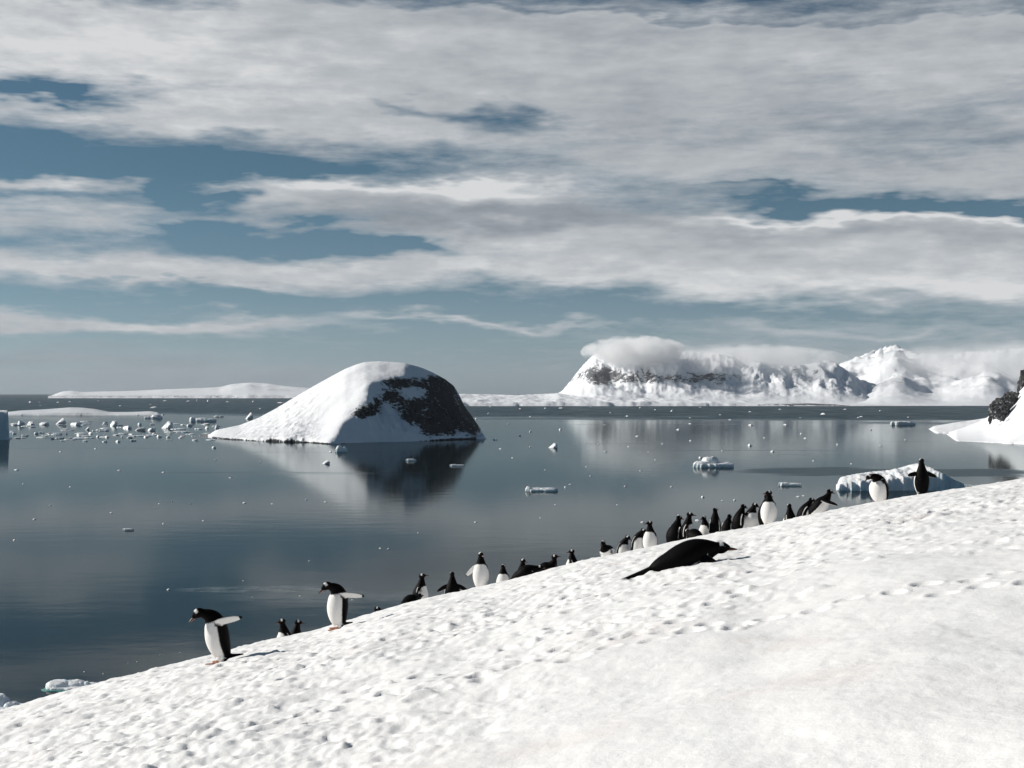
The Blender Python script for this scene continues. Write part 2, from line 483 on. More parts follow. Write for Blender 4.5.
# ------------------------------------------------------------------ terrain seen across the water
def ray_terrain(name, px0, px1, nu, Y0, Y1, ny, hfun, prof, mat, fit=True, smooth=True, parent=None, kfix=None):
    pu = np.linspace(px0, px1, nu); u = (pu - 512) / F
    yv = np.linspace(0, 1, ny) * (Y1 - Y0) + Y0
    Y, U = np.meshgrid(yv, u, indexing='ij'); X = U * Y
    PX = U * F + 512
    h, rock = hfun(X, Y, PX)
    prof = np.array(prof, float)
    tgt = (YH - np.interp(pu, prof[:, 0], prof[:, 1])) / F
    if fit:
        lo = np.zeros(nu); hi = np.full(nu, 8.0)
        for _ in range(30):
            k = (lo + hi) / 2
            s = ((k[None] * h - H) / Y).max(0)
            hi = np.where(s > tgt, k, hi); lo = np.where(s > tgt, lo, k)
        k = (lo + hi) / 2
        ok = (h.max(0) > 1.0) & (k < 3.0)
        k = np.interp(np.arange(nu), np.arange(nu)[ok], k[ok])
        kk = np.pad(k, 2, mode='edge'); k = sum(kk[i:i + nu] for i in range(5)) / 5
        h = h * np.where(h > 0, k[None], 1)
    o_ = np.array([X.mean(), Y.mean(), 0])
    me = np_mesh(name, np.stack([X, Y, h], -1).reshape(-1, 3) - o_, grid_faces(ny, nu), smooth)
    PY = YH - F * (h - H) / Y
    r = rock(X, Y, h, PX, PY) if rock is not None else np.zeros_like(h)
    set_attr(me, 'rock', r); set_attr(me, 'blue', r)
    o = link(name, me, [mat], parent); o.location = Vector(o_)
    return o

def gauss(PX, PY, cx, cy_, rx, ry):
    return np.exp(-((PX - cx) / rx) ** 2 - ((PY - cy_) / ry) ** 2)

def islet_h(X, Y, PX):
    tip = np.array([-104., 812.]); 
    wx = 8 * fbm(X * .022, Y * .022, 2, 3); wy = 8 * fbm(X * .022 + 50, Y * .022, 2, 9)
    x = X - tip[0] + wx; y = Y - tip[1] + wy
    dR = .707 * (y - x) + 2 * fbm(X * .09, Y * .09, 3, 4)
    dL = .74 * x + .67 * y
    dB = 196 - (.93 * y - .20 * x) 
    L = .80 * dL * (1 - .0012 * np.clip(dL, 0, 100))
    R = 1.25 * dR
    B = .85 * dB
    # crags on the right hand face
    cr = .6 * ridged(X * .05, Y * .05 + .02 * X, 5, 13) + .4 * ridged((X + Y) * .09, (X - Y) * .022, 4, 15)
    k = 2.4
    h = -k * np.log(np.exp(-np.clip(L, -40, 200) / k) + np.exp(-np.clip(R, -40, 200) / k) + np.exp(-np.clip(B, -40, 200) / k))
    face = sstep(4, 14, h) * sstep(0, 12, L - R) * sstep(335, 375, PX) * sstep(43, 32, h)
    h = h + face * (cr - .6) * 17
    h = h + (2.6 * fbm(X * .022, Y * .022, 3, 21) + .25 * fbm(X * .12, Y * .12, 3, 22)) * sstep(2, 10, h)
    # wind scoop near the crest and a low ice foot
    foot = 2.6 + 4.0 * gauss(PX, Y * 0, 245, 0, 26, 1) + 4.2 * gauss(PX, Y * 0, 288, 0, 18, 1)
    brk = .8 + .5 * ridged(X * .10, Y * .10, 4, 33) * sstep(332, 312, PX)
    h = h + foot * brk * sstep(-1.2, .5, h + (1.2 + 3.4 * sstep(330, 305, PX)) * fbm(X * .085, Y * .085, 4, 31)) - 1.2
    h = h - 60 * sstep(476, 484, PX) * sstep(905, 930, Y) - 12 * sstep(483, 491, PX) - 5 * sstep(208, 199, PX)
    h = np.where((PX < 199) | (PX > 491), -3, h)
    def rock(X, Y, h, PX, PY):
        r = 1.1 * gauss(PX, PY, 449, 412, 31, 30) + .75 * gauss(PX, PY, 412, 408, 22, 13) + .95 * gauss(PX, PY, 425, 420, 22, 14) + .85 * gauss(PX, PY, 400, 382, 30, 9) \
            + .95 * gauss(PX, PY, 361, 415, 15, 7) + .9 * gauss(PX, PY, 372, 407, 11, 8) + .75 * gauss(PX, PY, 388, 396, 16, 8) + .9 * gauss(PX, PY, 473, 423, 9, 13) \
            + .9 * gauss(PX, PY, 440, 385, 16, 9) + .70 * gauss(PX, PY, 272, 438, 8, 4) + .6 * gauss(PX, PY, 292, 440, 10, 3) + .6 * gauss(PX, PY, PX, 444, 1, .8)
        shelf = gauss(PX, PY, 400, 428, 18, 5) + .4 * gauss(PX, PY, 412, 391, 12, 4)
        r = np.minimum(r, 1.0) - .7 * shelf - .55 * sstep(436, 441, PY) * (PX > 330) * (PX < 470) + 1.0 * sstep(1.3, .4, h) * (PX > 212) * (PX < 476)
        return -.16 + (.84 + .05 * sstep(415, 440, PX)) * r * np.where((PX < 300) | (h < 1.3), 1, sstep(-6, 6, dR_face(X, Y)))
    return h, rock
def dR_face(X, Y):
    # right of the crest (positive) or left of it
    x = X + 104; y = Y - 812
    return 30 - ( .707 * (y - x) - .6 * (.74 * x + .67 * y) )
ISLET = [(195, 446), (205, 437), (216, 430), (240, 425), (258, 418), (275, 409), (290, 400), (312, 387), (330, 377), (345, 369), (356, 364.5), (365, 362),
    (380, 361.2), (405, 363), (420, 367), (432, 372), (445, 379), (454, 386), (460, 396), (465, 407), (472, 416), (479, 427), (485, 436), (489, 440.5), (496, 449)]
o = ray_terrain('island', 192, 496, 420, 780, 1040, 300, islet_h, ISLET, M_ISLET)
tag(o, kind='structure', label='steep snow covered islet with a dark rocky right face rising from the calm sea')

def range_h(scale, seed, ramp=.5, sharp=1.0, foot=0.0):
    def f(X, Y, PX):
        y0, y1 = Y.min(), Y.max(); t = (Y - y0) / (y1 - y0)
        t = t + .10 * fbm(X * scale * .8, Y * scale * .8, 4, seed + 50)
        env = sstep(.02, ramp, t) ** sharp * sstep(1.02, ramp + .1, t)
        rg = ridged(X * scale, Y * scale * .8, 6, seed)
        h = env * (40 + 110 * rg) + foot * sstep(.01, .04, t)
        h = np.where(t < .01, -3, h)
        return h, None
    return f

def massif_h(X, Y, PX):
    y0, y1 = 3150, 5200; t = (Y - y0) / (y1 - y0)
    # ridge runs away to the right; the left end is a buttress that catches the sun
    ridge = .34 + .12 * fbm(X * .0018, Y * 0, 3, 5)
    rg = ridged(X * .0045, Y * .003, 6, 19)
    env = sstep(.02, 1, t / ridge) ** 1.25
    back = sstep(1.0, ridge + .02, t)
    sp = ridged(X * .013 + .3 * rg, Y * .004, 5, 29)
    h = env * back * (90 + 80 * rg + 30 * sp * sstep(0, .5, env) + 8 * ridged(X * .03, Y * .012, 4, 30) * sstep(.1, .6, env))
    h = h * (.55 + .45 * sstep(552, 592, PX + 40 * (t - .3)))
    h = h + 3 * fbm(X * .02, Y * .02, 4, 8)
    h = np.where(t < .012, -3, h + 1)
    def rock(X, Y, h, PX, PY):
        r = .62 * gauss(PX, PY, 645, 378, 70, 9) + .52 * gauss(PX, PY, 600, 372, 18, 16) + .40 * gauss(PX, PY, 720, 378, 40, 8) + .42 * gauss(PX, PY, 800, 376, 28, 12) + .4 * gauss(PX, PY, 848, 386, 20, 9)
        return -.10 + r + .25 * sstep(.9, 1.6, np.abs(np.gradient(h, axis=1)) / 2.0)
    return h, rock
MASSIF = [(530, 400), (552, 396), (562, 391), (572, 379), (582, 366), (592, 356), (600, 350), (620, 349), (680, 351), (715, 353), (740, 357), (765, 362),
    (790, 366), (808, 364), (820, 361), (831, 360), (842, 367), (858, 378), (872, 389), (888, 398), (903, 406), (930, 410)]
o = ray_terrain('mountain', 528, 932, 520, 3150, 5200, 230, massif_h, MASSIF, M_MOUNT)
tag(o, kind='structure', label='broad snowy massif with a dark rock band, its summit under a cap of cloud')

def right_h(X, Y, PX):
    y0, y1 = 3000, 6500; t = (Y - y0) / (y1 - y0)
    rg = ridged(X * .0030 + 7, Y * .0022, 6, 71) + .12 * (ridged(X * .008, Y * .004, 4, 73) - .6)
    front = np.exp(-((PX - 987) / 30) ** 2 - ((t - .22) / .13) ** 2) * 95 + np.exp(-((PX - 900) / 28) ** 2 - ((t - .25) / .16) ** 2) * 60
    env = sstep(.01, .55, t) ** 1.3 * sstep(1.0, .62, t)
    h = env * (120 + 160 * rg) + front * (.6 + .5 * rg) * sstep(.01, .1, t) + 4 * fbm(X * .015, Y * .015, 4, 8)
    h = np.where(t < .012, -3, h + 1)
    def rock(X, Y, h, PX, PY):
        return -.1 + .45 * gauss(PX, PY, 994, 382, 14, 14) + .42 * gauss(PX, PY, 898, 382, 14, 5) + .38 * gauss(PX, PY, 925, 372, 30, 10) + .25 * gauss(PX, PY, 968, 384, 9, 5)
    return h, rock
RIGHT = [(800, 412), (815, 400), (828, 378), (840, 363), (858, 357), (875, 350), (895, 344.5), (905, 349), (918, 353), (940, 354), (965, 352), (990, 351), (1024, 347.5), (1100, 345), (1180, 352), (1300, 370), (1400, 400)]
o = ray_terrain('mountain', 798, 1402, 380, 3000, 6500, 170, right_h, RIGHT, M_MOUNT)
tag(o, kind='structure', label='pale snow range behind the rocky headland, dulled by cloud')

def shelf_h(X, Y, PX):
    t = (Y - 2980) / (3900 - 2980) + .03 * fbm(X * .01, Y * 0, 4, 2)
    edge = sstep(.02, .035, t)
    h = edge * (7 + 6 * fbm(X * .02, Y * .004, 4, 6)) + 16 * sstep(.03, .9, t) * (1 + .25 * fbm(X * .006, Y * .006, 3, 3)) 
    h = h + 1.5 * fbm(X * .03, Y * .03, 3, 4) * edge
    return np.where(t < .02, -3, h), (lambda X, Y, h, PX, PY: -.1 + .45 * gauss(PX, PY, PX, 404.5, 1, 1.6) + .40 * gauss(PX, PY, 830, 404, 60, 3))
SHELF = [(380, 396), (440, 393.5), (470, 394), (520, 395), (560, 393), (600, 391), (660, 393), (720, 396), (780, 398), (850, 402), (905, 406), (960, 408)]
o = ray_terrain('ice_shelf_shore', 378, 962, 500, 2980, 3900, 80, shelf_h, SHELF, M_MOUNT)
tag(o, kind='structure', label='low bright snow shore with an ice cliff edge in front of the massif')

def low_h(X, Y, PX):
    t = (Y - 6800) / 2400
    h = sstep(.0, .03, t + .05 * fbm(X * .006, Y * 0, 3, 9)) * 9 + 30 * sstep(.05, .7, t) * (1 + .35 * fbm(X * .003, Y * .003, 4, 12)) * sstep(1.05, .7, t)
    return np.where(t < .01, -3, h), (lambda X, Y, h, PX, PY: -.1 + .55 * gauss(PX, PY, PX, 396.5, 1, 2.6) + .4 * gauss(PX, PY, 275, 390, 24, 3))
LOW = [(50, 396), (62, 391.5), (72, 390.5), (82, 392), (100, 391.5), (130, 391), (160, 389.5), (200, 388), (220, 387), (232, 384), (250, 382.5), (268, 383.5), (285, 386), (310, 388), (340, 390), (380, 393), (400, 396)]
o = ray_terrain('hills', 48, 402, 300, 6800, 9200, 70, low_h, LOW, M_MOUNT)
tag(o, kind='structure', label='far low white hills on the left horizon')

# headland at the right
def head_h(X, Y, PX):
    t = (Y - 800) / 260
    xe = (PX - 945) 
    base = 800 + 60 * sstep(0, 90, 1035 - PX) + 150 * sstep(958, 943, PX)
    d = Y - base + 5 * fbm(X * .04, Y * .04, 3, 3)
    h = 2.2 * sstep(-1, 1.5, d) + .62 * np.clip(d, 0, 200) ** .97 * sstep(925, 1010, PX) ** .6
    h = np.minimum(h, 75)
    h = h + .8 * fbm(X * .04, Y * .04, 4, 41) * sstep(0, 8, d)
    return np.where((d < -1) | (PX < 943), -2, h), (lambda X, Y, h, PX, PY: -.1 + .75 * gauss(PX, PY, PX, 443, 1, .9) * (fbm(X * .05, Y * .05, 2, 6) > 0))
HEAD = [(940, 440), (947, 434), (955, 430), (965, 427), (975, 423), (985, 419), (993, 413), (1002, 406), (1010, 399), (1018, 390), (1024, 382), (1045, 360), (1100, 330), (1200, 300), (1300, 290)]
head = ray_terrain('headland', 941, 1300, 300, 796, 1000, 130, head_h, HEAD, M_HEAD)
tag(head, kind='structure', label='white snow headland with dark rock outcrops on the right')
def tail_h(X, Y, PX):
    d = Y - 985 - 40 * sstep(990, 925, PX) - 140 * sstep(938, 924, PX) + 8 * fbm(X * .05, Y * .05, 3, 8)
    h = sstep(0, 2, d) * (6 + 3 * ridged(X * .05, Y * .05, 3, 2)) + .12 * np.clip(d, 0, 200)
    return np.where((d < 0) | (PX < 924), -2, h), (lambda X, Y, h, PX, PY: -.05 + .35 * sstep(426, 430, PY))
o = ray_terrain('glacier_tongue', 922, 1010, 160, 985, 1160, 60, tail_h, [(922, 433), (926, 430.5), (934, 426), (940, 425), (955, 422.5), (980, 419), (990, 417), (1010, 415)], M_HEAD)
tag(o, kind='structure', label='low broken ice tongue behind the snow headland')

def crag(px, py, w, hgt, Y, seed, name='rock_outcrop'):
    """a broken block of rock standing out of the headland"""
    sc = Y / F
    vs, fs = [], []
    import bmesh
    bm = bmesh.new(); bmesh.ops.create_icosphere(bm, subdivisions=4, radius=1)
    for v in bm.verts:
        p = v.co.copy(); q = p * 1.1 + Vector((seed * 3.1, seed, 0))
        n = mnoise.fractal(q, 1, 2.1, 5); c = mnoise.cell(q * 2.2)
        d_ = mnoise.voronoi(q * 1.9)[0]; v.co = p * (.95 + .25 * n + .30 * (d_[1] - d_[0]) + .10 * (c - .5))
        v.co.z = v.co.z * (1 + .25 * max(0, mnoise.noise(Vector((p.x * 1.6 + seed, p.y * 1.6, 0)))))
        v.co = Vector((v.co.x * w * sc / 2, v.co.y * w * sc / 2, v.co.z * hgt * sc / 2))
    me = bpy.data.meshes.new(name); bm.to_mesh(me); bm.free()
    set_attr(me, 'rock', np.full(len(me.vertices), .66))
    o = link(name, me, [M_ROCK], head)
    o.location = Vector(((px - 512) / F * Y, Y, H + (YH - py) / F * Y)) - head.location
    return o
crag(1000, 409, 20, 20, 905, 1); crag(1009, 402, 15, 22, 915, 2); crag(1016, 397, 10, 10, 925, 6)
crag(1026, 389, 15, 36, 930, 3); crag(990, 420, 4, 8, 890, 4); crag(1003, 418, 5, 6, 882, 5); crag(995, 413, 11, 12, 900, 8)
# ------------------------------------------------------------------ ice afloat
def at(px, py):
    Y = H * F / (py - YH)
    return (px - 512) / F * Y, Y, Y / F          # x, y, metres per pixel

def disc_mesh(name, seed, topf, nseg=56, nring=16, irregular=.32, cliff=.10, depth=.12, elong=1.0, blue=0.0, smooth=False):
    """a floe in a unit footprint: a plateau with its own relief, a broken rim and a wet blue foot; z in units of its height"""
    th = np.linspace(0, 2 * np.pi, nseg, endpoint=False)
    R = 1 + irregular * (fbm(np.cos(th) * 1.6 + seed * 3.3, np.sin(th) * 1.6 + seed, 3, seed)) * 1.5 + .10 * perlin(np.cos(th) * 6, np.sin(th) * 6, seed + 9)
    rr = np.concatenate([np.linspace(0.02, 1 - cliff, nring - 4), [1 - cliff * .55, 1 - cliff * .2, 1.0, 1.03]])
    co = []; bl = []
    for k, r in enumerate(rr):
        x = np.cos(th) * R * r; y = np.sin(th) * R * r
        x = np.clip(x, -1.05, 1.05)
        z = np.maximum(topf(x, y), .05)
        z = z * (1 + .16 * fbm(x * 4.5 + seed, y * 4.5, 3, seed + 3))
        edge = nring - k
        if edge == 4: z = z * .92
        elif edge == 3: z = z * .62 + .04
        elif edge == 2: z = z * .0 + .02
        elif edge == 1: z = z * .0 - depth
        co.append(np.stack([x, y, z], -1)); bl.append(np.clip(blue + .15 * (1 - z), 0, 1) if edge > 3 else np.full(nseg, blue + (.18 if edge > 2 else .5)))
    co = np.concatenate(co); bl = np.concatenate(bl)
    f = []
    for k in range(len(rr) - 1):
        for j in range(nseg):
            a = k * nseg + j; b = k * nseg + (j + 1) % nseg
            f.append((a, a + nseg, b + nseg, b))
    c0 = len(co); co = np.vstack([co, [[0, 0, max(.05, float(topf(np.array(0.), np.array(0.))))]]]); bl = np.append(bl, blue)
    me = bpy.data.meshes.new(name)
    me.from_pydata([tuple(c) for c in co], [], [tuple(q) for q in f] + [(c0, j, (j + 1) % nseg) for j in range(nseg)])
    me.update(); set_attr(me, 'blue', bl)
    import bmesh
    bm = bmesh.new(); bm.from_mesh(me); bmesh.ops.recalc_face_normals(bm, faces=bm.faces); bm.to_mesh(me); bm.free()
    if smooth:
        me.polygons.foreach_set('use_smooth', np.ones(len(me.polygons), bool))
    return me

def bump_top(*lumps, base=.35):
    def f(x, y):
        z = base + 0 * x
        for (cx, cy_, rx, ry, hh, p) in lumps:
            q = ((x - cx) / rx) ** 2 + ((y - cy_) / ry) ** 2
            z = np.maximum(z, base + hh * np.clip(1.25 - q, 0, 1) ** p)
        return z
    return f

TOPS = [
    bump_top((-.5, 0, .5, .8, .30, .35), (.3, .2, .5, .6, .15, .35), base=.6),
    bump_top((-.35, .1, .45, .7, .5, .45), (.45, -.1, .4, .6, .3, .4), base=.45),
    bump_top((.3, .1, .5, .8, .5, .45), base=.45),
    bump_top((-.6, 0, .3, .8, .55, .35), (.65, 0, .25, .7, .4, .4), base=.40),
    bump_top((0, .2, .7, .7, .6, .7), base=.4),
    bump_top((-.2, 0, .9, .9, .30, .3), base=.7),
]
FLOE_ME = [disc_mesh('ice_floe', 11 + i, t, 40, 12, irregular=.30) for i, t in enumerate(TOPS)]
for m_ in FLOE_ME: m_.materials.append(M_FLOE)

def chunk_mesh(seed, top=None):
    """a broken block of ice: many flat facets, its foot just under the water"""
    import bmesh
    r = random.Random(100 + seed)
    pl = []
    for i in range(15):
        n = Vector((r.gauss(0, 1), r.gauss(0, 1), r.gauss(.1, .7))).normalized(); pl.append((n, r.uniform(.62, 1.0)))
    pl.append((Vector((-.74 + r.gauss(0, .12), -.38 + r.gauss(0, .12), .55)).normalized(), r.uniform(.22, .5)))
    if top: pl.append((Vector((r.gauss(0, .12), r.gauss(0, .12), 1)).normalized(), top))
    bm = bmesh.new(); bmesh.ops.create_icosphere(bm, subdivisions=3, radius=1)
    for v in bm.verts:
        p = v.co.normalized()
        k = min([d / max(n.dot(p), .05) for n, d in pl]); k = min(k, 1.5)
        k *= 1 + .10 * mnoise.fractal(p * 2.5 + Vector((seed * 5.1, seed, 2)), 1, 2, 3)
        v.co = p * k
        v.co.z = v.co.z if v.co.z > 0 else v.co.z * .2
    zt = max(v.co.z for v in bm.verts)
    for v in bm.verts: v.co.z /= zt
    me = bpy.data.meshes.new('ice_chunk'); bm.to_mesh(me); bm.free()
    z = np.array([v.co.z for v in me.vertices])
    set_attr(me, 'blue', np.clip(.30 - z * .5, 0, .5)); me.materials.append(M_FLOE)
    return me
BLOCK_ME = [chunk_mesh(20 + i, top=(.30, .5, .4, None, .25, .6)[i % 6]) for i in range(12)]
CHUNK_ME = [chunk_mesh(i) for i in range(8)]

def floe(px, py, w, h, kind, rz, label, cat='ice floe', group=None, asp=.55, name='ice_floe', me=None):
    """px: centre, py: front waterline, w,h: size in the photo's pixels"""
    x, y, s = at(px, py)
    o = bpy.data.objects.new(name, me if me else FLOE_ME[kind % len(FLOE_ME)]); COL.objects.link(o)
    hw = w * s / 2 * .92
    dep = hw * asp
    rise = max(.12, h * s * .80)
    o.location = (x, y + dep * .8, 0); o.rotation_euler = (0, 0, rz); o.scale = (hw, dep, rise)
    tag(o, label, cat, group)
    return o

# -- the large ones, each with a shape of its own
def berg_main(X, Y, PX):
    d = Y - 428 - 20 * sstep(900, 975, PX) * 0 + 2.2 * fbm(X * .25, Y * .1, 4, 3)
    right = 955 - PX - 1.1 * (Y - 428)          # the shaded right flank falls back to the right
    h = 6 * sstep(-.3, 1.2, d) + .55 * np.clip(d, 0, 30)
    h = np.minimum(h, np.maximum(-2, 14 - .65 * np.clip(d - 8, 0, 99)))
    fl = 10.5 * sstep(978, 918, PX + 1.0 * d) 
    h = np.minimum(h, fl + .0)
    h = h * (1 + .18 * fbm(X * .5 + .25 * Y, Y * .3, 4, 14)) + .5 * (ridged(X * .28 + .1 * Y, Y * .12, 4, 15) - .6)
    return np.where(d < -.25, -1, h), (lambda X, Y, h, PX, PY: .26 + .25 * fbm(X * .2, Y * .2, 3, 4) + .2 * sstep(2, 0, h) - .18 * sstep(4, 8, h) + .25 * sstep(920, 950, PX))  # last term tints the right flank bluer, painting its shade into the ice
BERG = [(836, 492), (838, 480), (841, 477), (850, 475), (858, 473.5), (872, 471.5), (885, 470.5), (897, 468.5), (907, 465.5), (914, 463.8), (921, 463.2), (930, 467), (942, 473), (955, 480), (968, 485.5), (978, 489)]
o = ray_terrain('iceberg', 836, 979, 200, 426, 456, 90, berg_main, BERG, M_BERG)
tag(o, 'wedge shaped blue white iceberg behind the two rightmost penguins', 'iceberg')

def berg_edge(X, Y, PX):
    d = Y - 880 + 2 * fbm(X * .1, Y * .05, 3, 3)
    h = 17.5 * sstep(-.5, 1.5, d) * sstep(9.5, 7.6, PX + .8 * perlin(Y * .2, X * 0, 4)) + .02 * d
    return np.where(d < -.4, -1, h + .5 * fbm(X * .2, Y * .2, 3, 5) * (h > 2)), (lambda X, Y, h, PX, PY: .75 - .5 * sstep(14, 16.5, h))  # face tinted blue below a paler top: its shade is painted in
o = ray_terrain('iceberg', -60, 12, 110, 877, 910, 50, berg_edge, [(-60, 409), (-20, 411), (4, 411.5), (8, 413), (12, 440)], M_BERG, fit=False)
tag(o, 'tall flat topped iceberg with a shaded face, cut off by the left edge', 'iceberg')

def sheet_h(X, Y, PX):
    d = Y - 1800 + 6 * fbm(X * .02, Y * .02, 3, 3)
    h = 3 * sstep(-1, 2, d) + .10 * np.clip(d, 0, 60)
    h = h * sstep(162, 150, PX) * sstep(4, 14, PX) * sstep(110, 70, d)
    return np.where(d < -1, -1, h), (lambda X, Y, h, PX, PY: .35 - .3 * sstep(55, 75, PX))  # left part tinted bluer as painted shade, right part left pale as if lit
o = ray_terrain('ice_floe', 3, 164, 160, 1796, 1920, 40, sheet_h, [(3, 414), (8, 412.2), (20, 410.5), (45, 409.3), (70, 407.4), (82, 407.6), (95, 409), (110, 412), (130, 412), (150, 411.2), (160, 413), (164, 415)], M_BERG)
tag(o, 'long low snow topped floe behind the brash ice on the left', 'ice floe')

me_a = disc_mesh('ice_floe', 31, bump_top((-.05, .3, .38, .5, .62, .4), (-.6, 0, .4, .6, .2, .5), (.6, 0, .4, .5, .12, .5), (-.3, .4, .2, .3, .55, .4), base=.33), 90, 26)
me_a.materials.append(M_FLOE)
floe(713.5, 467.5, 43, 13.5, 0, .05, 'white humped ice floe with a flat right end, alone in mid water', asp=.5, me=me_a)
me_b = disc_mesh('ice_floe', 37, bump_top((-.85, 0, .13, .6, .5, .4), (-.3, .2, .4, .5, .22, .4), (.45, .1, .45, .6, .25, .4), (.05, -.2, .15, .3, .2, .4), base=.42), 90, 24, irregular=.18)
me_b.materials.append(M_FLOE)
floe(542, 491.5, 35, 6.5, 0, -.03, 'flat narrow ice floe with a small knob at its left end', asp=.35, me=me_b)
me_c = disc_mesh('ice_floe', 43, bump_top((-.55, .1, .45, .7, .55, .45), (.0, .2, .35, .6, .5, .5), (.25, 0, .10, .3, .48, .4), (.42, 0, .08, .3, .42, .4), base=.30), 100, 28, irregular=.22, depth=.2)
me_c.materials.append(M_FLOE)
x, y, s = at(70, 690)
o = floe(70, 690, 64, 10, 0, .10, 'snow topped floe with a wet greenish foot close in at the lower left', asp=.55, me=me_c)
def wet_foot(parent, sc, off, seed):
    th = np.linspace(0, 2 * np.pi, 36, endpoint=False)
    R = 1 + .18 * perlin(np.cos(th) * 2 + seed, np.sin(th) * 2, seed)
    lo = np.stack([np.cos(th) * R * sc[0] + off[0], np.sin(th) * R * sc[1] + off[1], np.full(36, -.08)], -1)
    hi = np.stack([np.cos(th) * R * sc[0] * .94 + off[0], np.sin(th) * R * sc[1] * .94 + off[1], np.full(36, .075)], -1)
    me = bpy.data.meshes.new('wet_foot')
    me.from_pydata([tuple(v) for v in np.vstack([lo, hi, [[off[0], off[1], .09]]])], [], [(j, (j + 1) % 36, 36 + (j + 1) % 36, 36 + j) for j in range(36)] + [(36 + j, 36 + (j + 1) % 36, 72) for j in range(36)])
    me.update(); set_attr(me, 'blue', np.full(73, .8))
    return link('wet_foot', me, [M_GREEN], parent)
wet_foot(o, (.8, .9), (-.22, -.42), 3)
me_d = disc_mesh('ice_floe', 47, bump_top((-.5, .2, .6, .7, .62, .8), (.2, 0, .3, .5, .25, .6), base=.26), 80, 26, irregular=.2, blue=.28)
me_d.materials.append(M_FLOE)
floe(2, 712, 54, 20, 0, -.1, 'blue shaded floe cut off by the lower left corner of the view', asp=.6, me=me_d)
disc_block = disc_mesh('ice_floe', 53, bump_top((-.85, 0, .16, .7, .5, .35), (-.1, 0, .5, .7, .28, .3), (.5, .1, .4, .6, .12, .3), base=.42), 72, 20, irregular=.2)
disc_block.materials.append(M_FLOE)
floe(790, 486, 25, 4.5, 0, 0, 'thin flat ice floe just left of the wedge shaped iceberg', asp=.4)
floe(553, 448, 14, 6, 3, 0, 'twin peaked chunk of ice afloat right of the islet', asp=.6, me=BLOCK_ME[9])
floe(341, 452, 13, 8, 1, .2, 'white two lobed chunk of ice afloat close in front of the islet', asp=.5)
floe(324, 464, 12, 5, 2, 0, 'small pointed dark chunk of ice in the islet reflection', asp=.5, me=BLOCK_ME[3])
floe(411, 461, 11, 2.6, 5, 0, 'pale flat floe lying on the dark reflection of the islet', asp=.35)
floe(457, 466, 16, 2.2, 0, 0, 'thin sliver of ice on the right rim of the dark reflection', asp=.3)
floe(128, 530.5, 12, 2.4, 5, 0, 'lone flat white floe on the open water at the left', asp=.35)
floe(247, 419, 12, 8, 4, 0, 'peaked white berg bit behind the left shoulder of the islet', asp=.6, me=BLOCK_ME[3])
floe(202, 421.5, 28, 6, 3, 0, 'long slab of ice with a knob at its left end, left of the islet', asp=.45, me=disc_block)
floe(585, 432, 17, 2, 5, 0, 'flat grey sliver of ice on the pale reflection of the cloud cap', asp=.3) if False else None
floe(57, 424.5, 17, 8, 1, 0, 'white humped chunk of ice in front of the long low floe', asp=.6, me=BLOCK_ME[3])
floe(19, 425.5, 12, 6.5, 5, 0, 'grey low block of ice next to the tall berg at the left edge', asp=.6, me=BLOCK_ME[2])
floe(112, 426, 11, 7, 5, 0, 'dark ice block with a white left end in the brash field', asp=.6, me=BLOCK_ME[5])
floe(166, 428.5, 17, 9, 1, .3, 'largest jumbled heap of brash ice left of the islet', asp=.7, me=BLOCK_ME[9])
floe(153, 418.5, 19, 5, 2, 0, 'low floe with a bright peak beside the right tip of the long floe', asp=.4)
floe(904, 425, 26, 4.5, 5, 0, 'dark flat floe off the tip of the low ice tongue', asp=.4)

rng = random.Random(5)
GB = 'brash ice left of the islet'
BRASH = [(29, 425, 10, 6), (41, 425, 14, 5), (75, 425, 18, 5), (86, 430, 6, 5), (104, 424, 6, 5), (126, 428.5, 13, 4.5), (13, 434, 8, 3),
    (15, 438.5, 13, 2.5), (35, 434, 6, 3), (41, 433, 6, 3), (48, 434, 5, 2.5), (57, 434.5, 9, 3), (66, 434, 4, 4), (70, 438.5, 3, 2.5), (78, 436, 10, 4.5), (85, 441.5, 5, 2.5),
    (98, 437, 9, 4), (101, 431, 13, 3), (106, 437.5, 7, 3.5), (104, 442, 6, 3), (117, 442, 8, 3.5), (114, 435.5, 9, 2.5), (121, 437.5, 4, 4), (128, 438, 9, 4.5), (138, 430.5, 16, 5),
    (150, 431, 11, 5), (179, 432.5, 19, 2.5), (145, 437.5, 7, 2.5), (167, 437.5, 6, 3.5), (180, 437.5, 6, 2.5), (194, 440.5, 8, 2.5), (206, 428.5, 5, 6), (216, 428.5, 7, 6),
    (190, 434.5, 10, 2), (213, 448, 6, 3), (218, 417, 10, 3), (158, 437, 8, 4), (133, 441, 6, 3), (90, 434, 6, 3), (62, 441, 5, 2), (24, 436, 7, 3), (139, 425, 7, 4), (188, 426, 7, 4), (226, 433, 9, 2.5)]
for k in range(34):
    BRASH.append((rng.uniform(10, 240), 424 + 16 * rng.random() ** 1.5, rng.uniform(5, 15), rng.uniform(1.4, 2.6)))
for k in range(26):
    BRASH.append((rng.uniform(8, 215), 421 + 20 * rng.random(), rng.uniform(5, 17), rng.uniform(1.2, 2.0)))
for i, (a, b, c, d) in enumerate(BRASH):
    floe(a, b, c * 1.05, d * rng.uniform(.5, .85), 0, rng.uniform(-.45, .45), 'small grey and white piece of brash ice floating among others left of the islet', group=GB, asp=rng.uniform(.5, .9), me=rng.choice(BLOCK_ME if d > 3 or (d > 2 and rng.random() < .5) else FLOE_ME))

